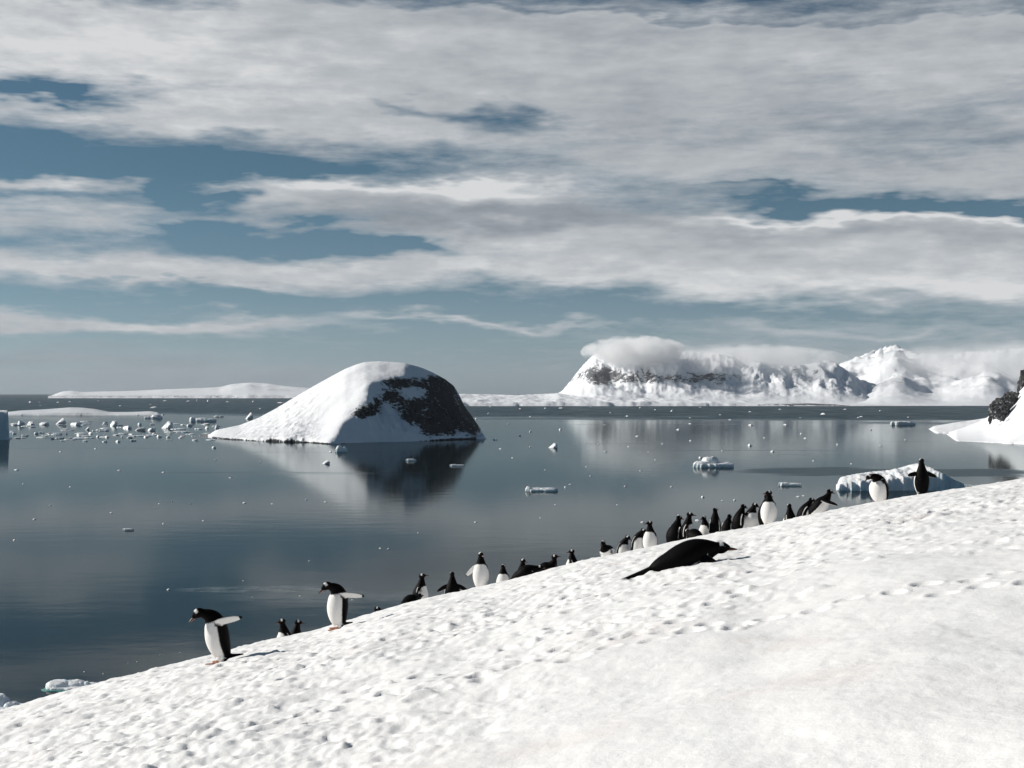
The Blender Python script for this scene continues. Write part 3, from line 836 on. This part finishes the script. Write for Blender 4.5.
def chunk(px, py, w, h, label, group, dark=False):
    x, y, s = at(px, py)
    o = bpy.data.objects.new('ice_chunk', CHUNK_ME[rng.randrange(8)]); COL.objects.link(o)
    o.location = (x, y, 0); o.scale = (w * s * .40, w * s * .30, h * s * .55); o.rotation_euler = (0, 0, rng.uniform(-.6, .6))
    tag(o, label, 'ice chunk', group)

G1, L1 = 'ice chunks on the calm water right of the islet', 'tiny white chunk of ice afloat on the calm water between islet and headland'
for q in [(560, 430, 5, 3), (530, 432, 4, 3), (495, 440, 7, 2.2), (605, 452, 6, 1.8), (678, 430, 6, 2.6), (750, 425.5, 8, 2.6), (785, 425, 9, 2), (637, 436.5, 7, 2),
    (749, 446, 7, 4), (772, 452, 5.5, 3.4), (801, 434, 4, 2.4), (805, 438.5, 6, 1.8), (837, 445, 3, 3), (702, 497.5, 6, 3), (671, 487, 5, 1.8), (625, 486.5, 5, 1.8), (798, 497, 6, 2), (803, 496, 4, 2),
    (565, 487.5, 3.5, 2.4), (570, 484.5, 5, 1.3), (700, 458, 6, 3), (851, 464, 3, 1.6), (642, 522.5, 6, 2), (678, 516, 5, 2.6), (697, 521, 8, 3.5), (734, 500.5, 5, 2.5), (722, 501, 3, 2),
    (508, 424, 4, 2), (520, 436, 5, 2), (500, 449, 4, 1.6), (545, 470, 3, 1.3), (598, 444, 3, 1.4), (628, 447, 3, 2), (655, 460, 3, 1.6), (648, 452, 3, 1.3), (690, 441, 4, 2), (722, 451, 4, 1.6),
    (813, 461, 4, 1.8), (870, 430, 6, 2), (858, 418, 5, 2), (512, 458, 3, 1.2), (590, 476, 3, 1.2), (555, 505, 4, 1.3), (475, 522.5, 6, 1.6), (586, 467, 3, 1.1), (662, 444, 3, 1.4), (764, 438, 3, 1.4),
    (640, 471, 4, 1.2), (540, 518, 3, 1.2), (880, 446, 4, 1.6), (905, 440, 4, 1.6), (530, 447, 4, 1.5), (604, 425, 5, 1.6), (690, 424, 5, 1.6), (730, 420, 5, 1.6), (930, 515, 4, 1.4), (617, 505, 3, 1.2)]:
    chunk(*q, L1, G1)
G2, L2 = 'ice chunks on the open water at the left', 'tiny pale chunk of ice on the open dark water below the brash field'
for q in [(16, 470, 11, 1.6), (3, 468, 4, 1.6), (119, 470.5, 6, 1.4), (163, 472.5, 7, 1.4), (34, 519.5, 6, 1.8), (111, 513, 5, 1.6), (50, 505.5, 5, 1.6), (168, 590, 6, 3), (163, 524, 4, 2), (14, 540.5, 4, 2.4),
    (172, 501, 4, 1.2), (159, 504, 3, 1.4), (203, 521, 4, 1.6), (190, 504, 4, 1.4), (244, 503, 6, 1.6), (272, 504, 4, 1.2), (330, 452, 6, 2), (380, 548.5, 4, 1.5), (388, 549, 5, 1.5), (309, 561, 3, 1.6),
    (23, 484, 4, 1.3), (70, 487, 4, 1.2), (230, 478, 5, 1.2), (325, 502, 5, 1.4), (306, 500, 5, 1.6), (260, 462, 5, 1.2), (180, 653, 3, 1.2), (137, 662, 3, 1.2), (128, 663, 2.5, 1), (84, 672, 3, 1.2), (103, 674, 3, 1.6), (160, 655, 3, 1),
    (418, 533, 4, 1.2), (352, 600, 5, 1), (300, 596, 4, 1), (252, 597, 3, 1), (243, 581, 3, 1), (215, 460, 5, 1.2), (95, 449, 4, 1.5), (60, 452, 4, 1.4)]:
    chunk(*q, L2, G2)
G3, L3 = 'ice chunks in the ruffled belt far out', 'distant white speck of ice in the dark ruffled belt below the horizon'
for q in [(30, 402.5, 6, 2.2), (39, 402.4, 4, 1.2), (58, 402.5, 5, 1.2), (70, 402, 8, 1.6), (98, 401, 4, 1), (154, 408, 11, 3), (208, 401.5, 5, 3), (197, 401.4, 2.4, 4), (253, 402, 3.4, 2.4), (188, 401.4, 8, 1.6), (165, 401, 7, 1.2), (227, 402, 7, 1.2),
    (150, 404.5, 5, 1), (280, 403, 12, 1.6), (545, 408.5, 4, 1.6), (561, 408.5, 8, 2), (627, 416.5, 5, 2), (672, 411.5, 7, 3), (655, 410, 4, 1.5), (700, 407.5, 5, 1.5), (590, 407, 4, 1.4), (520, 409, 4, 1.2), (488, 414, 5, 2.4), (490, 407, 4, 1.4),
    (823, 414.5, 8, 3), (861, 417, 5, 1.8), (908, 417.5, 4, 1.6), (750, 412, 5, 1.4), (780, 409.5, 5, 1.4), (720, 415, 5, 1.2), (476, 419, 4, 2), (610, 413, 3, 1.2), (640, 408, 4, 1.4), (800, 418, 4, 1.2), (690, 418, 4, 1.2), (530, 417, 4, 1.4), (845, 409.5, 5, 1.4), (880, 411, 5, 1.4), (120, 406, 5, 1.2), (40, 405.5, 4, 1), (260, 409, 4, 1.4)]:
    chunk(*q, L3, G3)

# ------------------------------------------------------------------ cloud lying on the mountains
def cloud_volume(name, px0, px1, py0, py1, Y, depth, dens, label, scale, seed, thr=.42, rag=1.7):
    x0, x1 = (px0 - 512) / F * Y, (px1 - 512) / F * Y
    z1, z0 = H + (YH - py0) / F * Y, H + (YH - py1) / F * Y
    import bmesh
    bm = bmesh.new(); bmesh.ops.create_icosphere(bm, subdivisions=3, radius=1)
    me = bpy.data.meshes.new(name); bm.to_mesh(me); bm.free()
    m = bpy.data.materials.new(name); m.use_nodes = True; nt = NT(m.node_tree); nt.n.clear()
    tc = nt.new('ShaderNodeTexCoord'); o = tc.outputs['Object']
    ln = nt.new('ShaderNodeVectorMath', operation='LENGTH'); nt.put(ln.inputs[0], o)
    sc = (abs(x1 - x0) / 2, depth / 2, (z1 - z0) / 2)
    n = nt.noise(nt.scale(o, (sc[0] * scale, sc[1] * scale, sc[2] * scale * 1.6)), 1.0, 6, .62)
    v = nt.m('MULTIPLY_ADD', nt.m('SUBTRACT', n, .5), rag, nt.m('SUBTRACT', 1.0, ln.outputs['Value']))
    d = nt.m('MULTIPLY', nt.mapr(v, .02, thr), dens)
    pv = nt.new('ShaderNodeVolumePrincipled'); pv.inputs['Color'].default_value = (.985, .985, .985, 1); pv.inputs['Anisotropy'].default_value = .2
    nt.put(pv.inputs['Density'], d)
    out = nt.new('ShaderNodeOutputMaterial'); nt.l.new(pv.outputs[0], out.inputs['Volume'])
    ob = link(name, me, [m])
    ob.location = ((x0 + x1) / 2, Y, (z0 + z1) / 2); ob.scale = sc
    tag(ob, label, 'cloud', kind='stuff')
    return ob
cloud_volume('cloud', 580, 690, 335, 369, 3640, 360, .042, 'bright billowing cap of cloud on the summit of the massif', .017, 1, .6, 2.6)
cloud_volume('cloud', 620, 850, 343, 377, 3720, 380, .011, 'long grey veil of cloud trailing along the massif', .012, 2, .5, 2.2)
cloud_volume('cloud', 850, 1230, 340, 392, 3950, 1300, .0036, 'thin fog over the slopes of the right range', .006, 3)

# ------------------------------------------------------------------ thin sea air
me = np_mesh('haze', [(-9100, -700, -1), (9100, -700, -1), (9100, 17600, -1), (-9100, 17600, -1), (-9100, -700, 300), (9100, -700, 300), (9100, 17600, 300), (-9100, 17600, 300)],
    [(0, 3, 2, 1), (4, 5, 6, 7), (0, 1, 5, 4), (1, 2, 6, 5), (2, 3, 7, 6), (3, 0, 4, 7)], False)
m = bpy.data.materials.new('haze'); m.use_nodes = True; nt = NT(m.node_tree); nt.n.clear()
pv = nt.new('ShaderNodeVolumePrincipled'); pv.inputs['Color'].default_value = (.93, .96, 1, 1); pv.inputs['Density'].default_value = 1.8e-5
out = nt.new('ShaderNodeOutputMaterial'); nt.l.new(pv.outputs[0], out.inputs['Volume'])
tag(link('haze', me, [m]), kind='stuff', label='thin pale sea air that dulls the far shores')
# ------------------------------------------------------------------ penguins
def mat_plumage():
    m, nt, b = new_mat('plumage')
    c = attr(nt, 'tint').outputs['Color']
    tc = nt.new('ShaderNodeTexCoord'); o = tc.outputs['Object']
    n = nt.noise(nt.scale(o, (60, 60, 22)), 1.0, 3, .6)
    nt.put(b.inputs['Base Color'], nt.mix(nt.mapr(n, .3, .7, .0, .16), c, nt.mix(1.0, c, (.55, .5, .47, 1), 'MULTIPLY')))
    b.inputs['Roughness'].default_value = .6; b.inputs['Specular IOR Level'].default_value = .05
    nt.put(b.inputs['Normal'], bump(nt, n, .35, .004))
    return m
M_PLUM = mat_plumage()
m, nt, b = new_mat('beak'); nt.put(b.inputs['Base Color'], attr(nt, 'tint').outputs['Color']); b.inputs['Roughness'].default_value = .4; M_BEAK = m
m, nt, b = new_mat('eye'); b.inputs['Base Color'].default_value = (.012, .01, .009, 1); b.inputs['Roughness'].default_value = .1; M_EYE = m

BLACK = np.array((.0035, .0030, .0033)); DARKB = np.array((.005, .0045, .005)); WHITE = np.array((.80, .785, .76)); PINK = np.array((.38, .19, .13)); HEADB = np.array((.0035, .0025, .0025))

def unit(v):
    v = np.asarray(v, float); return v / np.linalg.norm(v)

class Src:
    def __init__(self): self.v = []; self.f = []; self.c = []; self.n = 0
    def rings(self, rings, cols):
        """rings: list of (k,3) arrays; caps at both ends"""
        k = len(rings[0]); b = self.n
        for r, c in zip(rings, cols): self.v.append(r); self.c.append(c)
        for i in range(len(rings) - 1):
            for j in range(k):
                a = b + i * k + j; d = b + i * k + (j + 1) % k
                self.f.append((a, d, d + k, a + k))
        self.f.append(tuple(b + j for j in range(k - 1, -1, -1)))
        e = b + (len(rings) - 1) * k
        self.f.append(tuple(e + j for j in range(k)))
        self.n += k * len(rings)

def tube(src, pts, ra, rb, side, colfun, k=28):
    """pts (n,3); ra: radii along the side axis, rb: radii across; side: (3,) or (n,3)"""
    pts = np.asarray(pts, float); n = len(pts)
    T = np.gradient(pts, axis=0); T /= np.linalg.norm(T, axis=1)[:, None]
    Sd = np.broadcast_to(np.asarray(side, float), pts.shape)
    Sd = Sd - (Sd * T).sum(1)[:, None] * T; Sd = Sd / np.linalg.norm(Sd, axis=1)[:, None]
    V = np.cross(Sd, T)
    ph = np.linspace(0, 2 * np.pi, k, endpoint=False)
    R, C = [], []
    for i in range(n):
        R.append(pts[i] + ra[i] * np.cos(ph)[:, None] * Sd[i] + rb[i] * np.sin(ph)[:, None] * V[i])
        C.append(np.array([colfun(i / (n - 1), p) for p in ph]))
    src.rings(R, C)

def catmull(keys, n):
    """keys: list of (t, values...) -> n rows interpolated smoothly"""
    k = np.array(keys, float); t = np.linspace(k[0, 0], k[-1, 0], n)
    out = np.zeros((n, k.shape[1]))
    for c in range(k.shape[1]):
        y = np.interp(t, k[:, 0], k[:, c])
        for _ in range(3):
            yy = np.pad(y, 1, mode='edge'); y = np.where((np.arange(n) == 0) | (np.arange(n) == n - 1), y, (yy[:-2] + 2 * yy[1:-1] + yy[2:]) / 4)
        out[:, c] = y
    return out

def penguin_data(pitch=4, neck=0, LN=.12, hp=5, hy=0, wl=None, wr=None, tail=(-.8, 0, -.35), fat=1.1, tail_len=.13, lie=0.0, feet=True, step=0.0, belly=0.0):
    """local axes: x forward, y to the bird's left, z up; returns body source, beak and eye placement"""
    src = Src()
    p = rad(pitch); d1 = np.array([math.sin(p), 0, math.cos(p)])
    hip = np.array([0, 0, .135]) if not lie else np.array([-.12, 0, .105])
    LT = .335
    sh = hip + LT * d1
    ven = np.array([math.cos(p), 0, -math.sin(p)])
    q = p + rad(neck); d2 = np.array([math.sin(q), 0, math.cos(q)])
    hc = sh + (LN + .045) * d2
    yw = rad(hy)
    hd = np.array([math.cos(rad(hp)) * math.cos(yw), math.cos(rad(hp)) * math.sin(yw), -math.sin(rad(hp))])
    # torso and neck as one tube
    keys = [(-.34, .025), (-.28, .062), (-.16, .092), (0, .115), (.18, .131), (.38, .139), (.58, .133), (.78, .114), (.92, .093), (1.05, .073), (1.2, .053), (1.36, .036)]
    if lie: keys = [(-.34, .022), (-.24, .050), (-.10, .082), (.08, .108), (.28, .130), (.48, .140), (.66, .138), (.82, .122), (.96, .100), (1.1, .078), (1.22, .058), (1.36, .038)]
    kk = catmull(keys, 46); t = kk[:, 0]; r = kk[:, 1] * (fat + (1 - fat) * sstep(.55, 1.15, t))
    pts = []
    for ti in t:
        if ti <= .72: c = hip + LT * ti * d1
        else:
            # quadratic bend from the shoulder into the neck
            a = hip + LT * .72 * d1; e = hc - .01 * d2; w = (ti - .72) / (1.36 - .72)
            m_ = sh + .25 * LN * d1
            c = (1 - w) ** 2 * a + 2 * w * (1 - w) * m_ + w * w * e
        c = c + ven * .014 * math.exp(-((ti - .25) / .35) ** 2)
        pts.append(c)
    L = np.array([0, 1, 0])
    def col(s, ph):
        ti = t[min(len(t) - 1, int(round(s * (len(t) - 1))))]
        v = math.sin(ph)               # +1 belly
        if ti < -.30: return BLACK
        edge = np.interp(ti, [-.3, -.15, .1, .5, .75, .88, .97], [.15, -.05, -.12, -.12, .0, .25, .8])
        if ti > .98: return HEADB
        return WHITE if v > edge + belly else BLACK
    tube(src, pts, r, r * .96, L, col, 40)
    # head
    hs = unit(np.cross(np.array([0, 0, 1.]), hd)); hu = np.cross(hd, hs)
    hk = catmull([(-.062, .012), (-.050, .034), (-.030, .049), (0, .054), (.022, .049), (.042, .036), (.060, .022), (.070, .012)], 24)
    def hcol(s, ph):
        x = -.062 + s * .132
        up = -math.sin(ph)
        if abs(x - .002) < .015 and up > .2 : return WHITE
        return HEADB
    tube(src, [hc + hd * a for a in hk[:, 0]], hk[:, 1] * .82, hk[:, 1] * .88, hs, hcol, 32)
    # wings
    for sgn, wg in ((1, wl), (-1, wr)):
        root = hip + LT * .83 * d1 + np.array([0, sgn * .098 * fat, 0]) + ven * (.035 if lie else -.012)
        if wg is None: wg = dict(d=None)
        d = wg.get('d')
        if d is None:
            ab = rad(wg.get('ab', 9)); sw = rad(wg.get('sw', 6))
            base = -d1 * math.cos(sw) - ven * math.sin(sw)
            d = base * math.cos(ab) + np.array([0, sgn, 0]) * math.sin(ab)
            nrm = np.array([0, sgn, 0]) * math.cos(ab) + d1 * math.sin(ab)
        else:
            d = unit(np.array(d) * (1, sgn, 1)); nrm = unit(np.array(wg['n']) * (1, sgn, 1))
        nrm = unit(nrm - nrm.dot(d) * d)
        ln = wg.get('len', .215)
        wk = catmull([(-.12, .026), (0, .036), (.15, .043), (.45, .043), (.75, .036), (.92, .024), (1, .010)], 18)
        ax = unit(np.cross(nrm, d))
        curve = wg.get('curve', .02)
        cen = [root + d * ln * a + ax * curve * sgn * 0 - nrm * .015 * a * a for a in wk[:, 0]]
        # section: wide along ax, thin along nrm
        def wcol(s, ph, sgn=sgn):
            a = -.12 + 1.12 * s
            o_ = -math.sin(ph) if True else 0
            if math.cos(ph) * trl > .93 and a < .9: return WHITE
            return DARKB if o_ > -.1 or a > .90 or abs(math.cos(ph)) > .93 else WHITE
        # tube's V = cross(side, T): choose the side so that V points inwards (white)
        side = ax
        V = np.cross(side, d)
        if V.dot(nrm) > 0: side = -ax
        back = -ven if abs(d.dot(ven)) < .6 else -d1
        trl = 1 if side.dot(back) > 0 else -1
        tube(src, cen, wk[:, 1], np.full(18, .0115) * np.linspace(1.25, .8, 18), side, wcol, 24)
    # tail
    td = unit(tail); root = pts[1] + d1 * .03
    tk = catmull([(0, .045, .030), (.35, .034, .020), (.75, .020, .010), (1, .007, .007)], 12)
    tube(src, [root + td * tail_len * a for a in tk[:, 0]], tk[:, 1], tk[:, 2], L, lambda s, ph: BLACK, 16)
    # legs and feet
    if feet:
        for sgn in (1, -1):
            fx = .02 + sgn * step
            a = np.array([hip[0] * .5 + .0, sgn * .052, .085]); bpt = np.array([fx - .01, sgn * .055, .022])
            tube(src, [a, a * .5 + bpt * .5, bpt], [.042, .034, .022], [.042, .034, .022], (0, 1, 0), lambda s, ph: WHITE if s < .7 else PINK, 14)
            fk = [(-.03, .015, .012), (0, .024, .016), (.05, .034, .012), (.09, .038, .010), (.105, .02, .008)]
            tube(src, [np.array([fx + k_[0], sgn * (.055 + .12 * max(0, k_[0])), .010]) for k_ in fk], [k_[1] for k_ in fk], [k_[2] for k_ in fk], (0, 1, 0), lambda s, ph: PINK, 14)
    return src, hc, hd, hs, hu

TMP = []
def build_penguin(label, loc, theta, scale, group, tilt=None, eyes=True, vox=.0072, **pose):
    src, hc, hd, hs, hu = penguin_data(**pose)
    V = np.concatenate(src.v); Cc = np.concatenate(src.c)
    me0 = bpy.data.meshes.new('tmp'); me0.from_pydata([tuple(v) for v in V], [], src.f); me0.update()
    import bmesh
    bm = bmesh.new(); bm.from_mesh(me0); bmesh.ops.recalc_face_normals(bm, faces=bm.faces); bm.to_mesh(me0); bm.free()
    ob0 = bpy.data.objects.new('tmp', me0); COL.objects.link(ob0)
    md = ob0.modifiers.new('r', 'REMESH'); md.mode = 'VOXEL'; md.voxel_size = vox
    sm = ob0.modifiers.new('s', 'SMOOTH'); sm.factor = .5; sm.iterations = 3
    dg = bpy.context.evaluated_depsgraph_get()
    me = bpy.data.meshes.new_from_object(ob0.evaluated_get(dg), depsgraph=dg)
    bpy.data.objects.remove(ob0); bpy.data.meshes.remove(me0)
    me.name = 'body'
    kd = kdtree.KDTree(len(V))
    for i, v in enumerate(V): kd.insert(v, i)
    kd.balance()
    tint = np.zeros((len(me.vertices), 3))
    for i, v in enumerate(me.vertices):
        hits = kd.find_n(v.co, 2); w = np.array([1 / (h[2] + .002) for h in hits]); w /= w.sum()
        tint[i] = sum(wi * Cc[h[1]] for wi, h in zip(w, hits))
    set_col(me, 'tint', tint)
    me.polygons.foreach_set('use_smooth', np.ones(len(me.polygons), bool))
    root = bpy.data.objects.new('penguin', None); COL.objects.link(root); root.empty_display_size = .2
    tag(root, label, 'penguin', group)
    link('body', me, [M_PLUM], root)
    # beak
    s2 = Src(); bk = catmull([(.0, .015), (.03, .012), (.055, .008), (.072, .003)], 10)
    cen = [hc + hd * (.052 + a) - hu * (.010 + .08 * a) for a in bk[:, 0]]
    O = np.array((.22, .055, .02)); Bk = np.array((.02, .015, .015))
    tube(s2, cen, bk[:, 1] * .8, bk[:, 1], hs, lambda s, ph: O if (math.sin(ph) > .25 and s < .75) else Bk, 14)
    mb = bpy.data.meshes.new('beak'); mb.from_pydata([tuple(v) for v in np.concatenate(s2.v)], [], s2.f); mb.update()
    set_col(mb, 'tint', np.concatenate(s2.c)); mb.polygons.foreach_set('use_smooth', np.ones(len(mb.polygons), bool))
    link('beak', mb, [M_BEAK], root)
    for sg in (1, -1):
        c = hc + hd * .022 + hs * sg * .0395 + hu * .010
        bm = bmesh.new(); bmesh.ops.create_icosphere(bm, subdivisions=2, radius=.0065, matrix=Matrix.Translation(c))
        mm = bpy.data.meshes.new('eye'); bm.to_mesh(mm); bm.free()
        link('eye', mm, [M_EYE], root)
    R = Matrix.Rotation(rad(-90 - theta), 4, 'Z')
    if tilt is not None:
        up = Vector(tilt).normalized(); q = Vector((0, 0, 1)).rotation_difference(up)
        R = q.to_matrix().to_4x4() @ R
    root.matrix_world = Matrix.Translation(Vector(loc)) @ R @ Matrix.Scale(scale, 4)
    return root, me

def normal_at(x, y, e=.25):
    zx = (float(g_base(x + e, y)) - float(g_base(x - e, y))) / (2 * e); zy = (float(g_base(x, y + e)) - float(g_base(x, y - e))) / (2 * e)
    return (-zx, -zy, 1)

def place_y(px, py):
    """distance of the visible snow point on the pixel (front side of the crest)"""
    u = (px - 512) / F; E = float(E_of(u)); ys = np.linspace(3, E, 400)
    pr = YH + F * (H - g_base(u * ys, ys)) / ys
    i = int(np.argmin(np.abs(pr - py))); return float(ys[i])

def spot(px, foot=None, top=None, hgt=.70, d=None):
    u = (px - 512) / F
    if foot is not None: y = place_y(px, foot)
    elif d is not None: y = float(E_of(u)) + d
    else:
        ds = np.linspace(.15, 7, 300); ys = float(E_of(u)) + ds
        pr = YH + F * (H - g_base(u * ys, ys) - hgt) / ys
        i = int(np.argmin(np.abs(pr - top))); y = float(ys[i])
    x = u * y
    z = min(float(ground(x, y)), float(g_base(x, y))) - .008
    return (x, y, z)

GW, GL = 'penguins walking and standing along the snow crest', 'penguins lying on the snow'
WB = dict(d=(-.85, .45, .18), n=(.1, -.35, .9))         # held out behind, pale underside showing
WO = dict(d=(-.12, .84, -.45), n=(-1, 0, .2))                                   # held out sideways
P = lambda label, sp, th, sc, group=GW, **k: build_penguin(label, spot(**sp), th, sc, group, **k)

P('hunched penguin walking downhill at the far left, one flipper raised behind it', dict(px=222, foot=663), 76, .97,
  pitch=14, neck=64, LN=.10, hp=38, wl=dict(d=(-.86, .40, .26), n=(-.1, -.85, .5), len=.27), wr=dict(d=(-.5, .7, -.2), n=(0, .2, .9)), tail=(-.95, 0, .10), tail_len=.19, step=.035, fat=.88)
P('white fronted penguin striding left with a level flipper, right of the pair of heads', dict(px=339, foot=629), 64, .99,
  pitch=2, neck=72, LN=.10, hp=32, wl=dict(d=(-.88, .46, -.02), n=(-.1, -.85, .5), len=.26), wr=dict(ab=30), tail=(-.95, 0, .05), tail_len=.17, step=.03, fat=.92)
P('half hidden penguin with a white breast looking left, between the two walkers', dict(px=285.5, top=616.5, hgt=.70), 70, 1.02, pitch=4, neck=8, hp=10, hy=-10)
P('half hidden dark penguin looking right, close behind another between the walkers', dict(px=294, top=617.5, hgt=.70), -100, 1.02, pitch=6, neck=6, hp=6)
P('penguin hidden behind the crest with only its dark head and beak showing', dict(px=375.5, top=605, hgt=.70), -85, 1.02, pitch=4, hp=2)
P('dark penguin in profile with its beak raised to the right', dict(px=418.5, top=572.5, hgt=.70), -82, 1.04, pitch=9, neck=-4, hp=-12, wr=dict(ab=8, sw=-14), tail=(-.9, 0, -.2))
P('dark penguin lying behind the one that raises its beak', dict(px=409, top=596, hgt=.24), -150, 1.0, GL, pitch=80, neck=-10, hp=0, lie=1, feet=False, tail=(-1, 0, -.1))
P('small black penguin seen from behind with both flippers spread', dict(px=452.5, top=571, hgt=.70), 172, 1.02, wl=WO, wr=WO, pitch=4, neck=6, hp=10)
P('large white fronted penguin facing us with one flipper held out', dict(px=481, top=551.5, hgt=.735), 8, 1.10, pitch=1, neck=4, LN=.11, hp=6, hy=35, wr=dict(d=(-.1, .62, -.62), n=(-1, 0, .2), len=.24), wl=dict(ab=7), fat=1.02)
P('smaller white fronted penguin right beside the large one with its flipper out', dict(px=503.5, top=561.5, hgt=.68), 14, 1.0, pitch=2, neck=4, LN=.09, hp=8, hy=-10, fat=1.05)
P('penguin with a raised white capped head above a prone dark one', dict(px=521.5, top=557, hgt=.70), -30, 1.02, pitch=6, neck=4, hp=4, hy=15)
P('flat black penguin lying along the crest, tail downhill', dict(px=525, top=568.5, hgt=.25), -88, 1.06, GL, pitch=82, neck=4, hp=5, LN=.08, lie=1, feet=False, tail=(-1, 0, .0), tilt='g')  if False else None
def lying(label, px, top, th, sc, hgt, **k):
    k.setdefault('belly', .5)
    s = spot(px=px, top=top, hgt=hgt); nx = normal_at(s[0], s[1])
    up = Vector((nx[0], 0, 1))
    return build_penguin(label, s, th, sc, GL, tilt=up, **k)
lying('flat black penguin lying along the crest below the raised white capped head', 525, 569, -88, 1.06, .21, pitch=84, neck=6, hp=12, LN=.07, lie=1, feet=False, tail=(-1, 0, -.05), wr=dict(ab=5, sw=0), wl=dict(ab=5))
lying('prone black penguin lifting its white marked head to the right', 545, 566.5, -80, 1.06, .21, pitch=80, neck=-52, hp=5, LN=.13, lie=1, feet=False, tail=(-1, 0, -.05), wr=dict(ab=5, sw=0), wl=dict(ab=5))
P('penguin standing alone on the crest, white on its left and black on its right', dict(px=573, top=547.5, hgt=.68), 118, 1.0, pitch=3, neck=2, LN=.10, hp=5, hy=25)
lying('leftmost bird of the long row, mostly sunk behind the crest', 610, 543.5, 18, 1.0, .34, pitch=62, neck=-58, hp=8, hy=-20, LN=.10, lie=1, feet=False, tail=(-1, 0, 0), belly=-.2)
P('round backed penguin bowing right, second in the long row', dict(px=621.5, top=533, hgt=.66), -48, 1.04, pitch=12, neck=30, LN=.09, hp=22, fat=1.03)
P('penguin with bowed head and grey shaded belly, third in the long row', dict(px=636, top=527, hgt=.66), -55, 1.08, pitch=12, neck=34, LN=.09, hp=26, wr=dict(ab=10), fat=1.03)
P('bright bellied penguin looking left in the row, beak in profile', dict(px=650.5, top=520, hgt=.71), 30, 1.04, pitch=3, neck=6, hp=2, hy=-48, wl=dict(ab=6), fat=1.08)
P('broad dark penguin with its back to us, left of the two touching birds', dict(px=674, top=516, hgt=.74), -128, 1.2, pitch=12, neck=14, LN=.09, hp=10, fat=1.25)
P('tall penguin in profile looking right, its white front towards the right', dict(px=686.5, top=512, hgt=.75), -78, 1.12, pitch=5, neck=6, hp=2, hy=4, wr=dict(ab=10, sw=4))
lying('low dark penguin lying in the gap of the row behind the prone bird', 697, 530, 160, 1.0, .24, pitch=80, neck=-20, hp=5, LN=.08, lie=1, feet=False, tail=(-1, 0, 0))
P('penguin with a narrow white front looking left, behind a taller dark one', dict(px=706, top=514, hgt=.66), 62, .98, pitch=4, neck=10, hp=10, LN=.09, hy=10)
P('tall black penguin with its back to us, head up, mid row', dict(px=715, top=506.5, hgt=.72), 200, 1.05, pitch=2, neck=2, hp=-6, hy=-20, fat=.92)
P('dark penguin with a white stripe on its left side, left of the hunched pair', dict(px=727, top=510.5, hgt=.68), -140, 1.0, pitch=8, neck=20, hp=20, LN=.08)
P('hunched black backed penguin squeezed between two others in the row', dict(px=738, top=502, hgt=.70), -118, 1.06, pitch=12, neck=16, hp=14, LN=.09, wr=dict(ab=14))
P('penguin with a dark bowed head and pale grey belly, right end of the tight row', dict(px=750, top=500.5, hgt=.70), -38, 1.08, pitch=9, neck=26, LN=.09, hp=16, hy=22, fat=1.22)
P('white fronted penguin with its beak to the left, tallest of the row', dict(px=769, top=490, hgt=.73), 14, 1.12, pitch=2, neck=6, hp=0, hy=-62, LN=.10, wl=dict(ab=12), wr=dict(ab=12), fat=1.08)
P('penguin mostly hidden behind the tallest bird of the row', dict(px=764, top=494, hgt=.70), -80, 1.02, pitch=4, neck=8, hp=-4, hy=10, LN=.14)
P('small dark penguin sunk behind the crest right of the tallest bird', dict(px=790.5, top=506, hgt=.66), 168, 1.06, pitch=4, neck=10, hp=10)
P('dark penguin leaning right behind the bird that bends low', dict(px=801, top=496.5, hgt=.66), -95, 1.08, pitch=24, neck=12, LN=.09, hp=10)
P('penguin bending low with its flipper thrust out to the right', dict(px=814, top=490.5, hgt=.57), -72, 1.12, pitch=44, neck=-22, LN=.09, hp=14, hy=40, wl=dict(ab=12, sw=-6), wr=dict(d=(.85, .25, -.22), n=(0, .7, .7), len=.27), fat=1.05)
P('penguin with its head bowed far down to the left in front of the iceberg', dict(px=881, top=473.5, hgt=.63), 66, 1.22, pitch=12, neck=74, LN=.135, hp=30, hy=8, wl=dict(ab=8), wr=dict(ab=12), fat=1.22)
P('black penguin seen from behind at the upper right, flippers lifted off its sides', dict(px=922, top=459, hgt=.74), 176, 1.14, pitch=2, neck=2, hp=0, hy=0, wl=dict(d=(-.12, .80, -.15), n=(-1, 0, .2), len=.17), wr=dict(d=(-.12, .80, -.30), n=(-1, 0, .2), len=.17), fat=.98)

# the big one stretched out on the slope in front of the row
yy = place_y(690, 566.5); xx = (682 - 512) / F * yy
nx = normal_at(xx, yy)
build_penguin('large black penguin stretched out on its belly on the open snow, tail to the left', (xx, yy, float(g_base(xx, yy)) - .055), -96, 1.22, GL, tilt=(nx[0] - .10, nx[1], 1), vox=.006,
    pitch=87, neck=13, LN=.085, hp=16, hy=-4, lie=1, feet=False, tail=(-1, 0, -.015), tail_len=.28, belly=.62, wr=dict(d=(.45, .62, -.5), n=(.1, .75, .6), len=.17), wl=dict(ab=4), fat=.86)
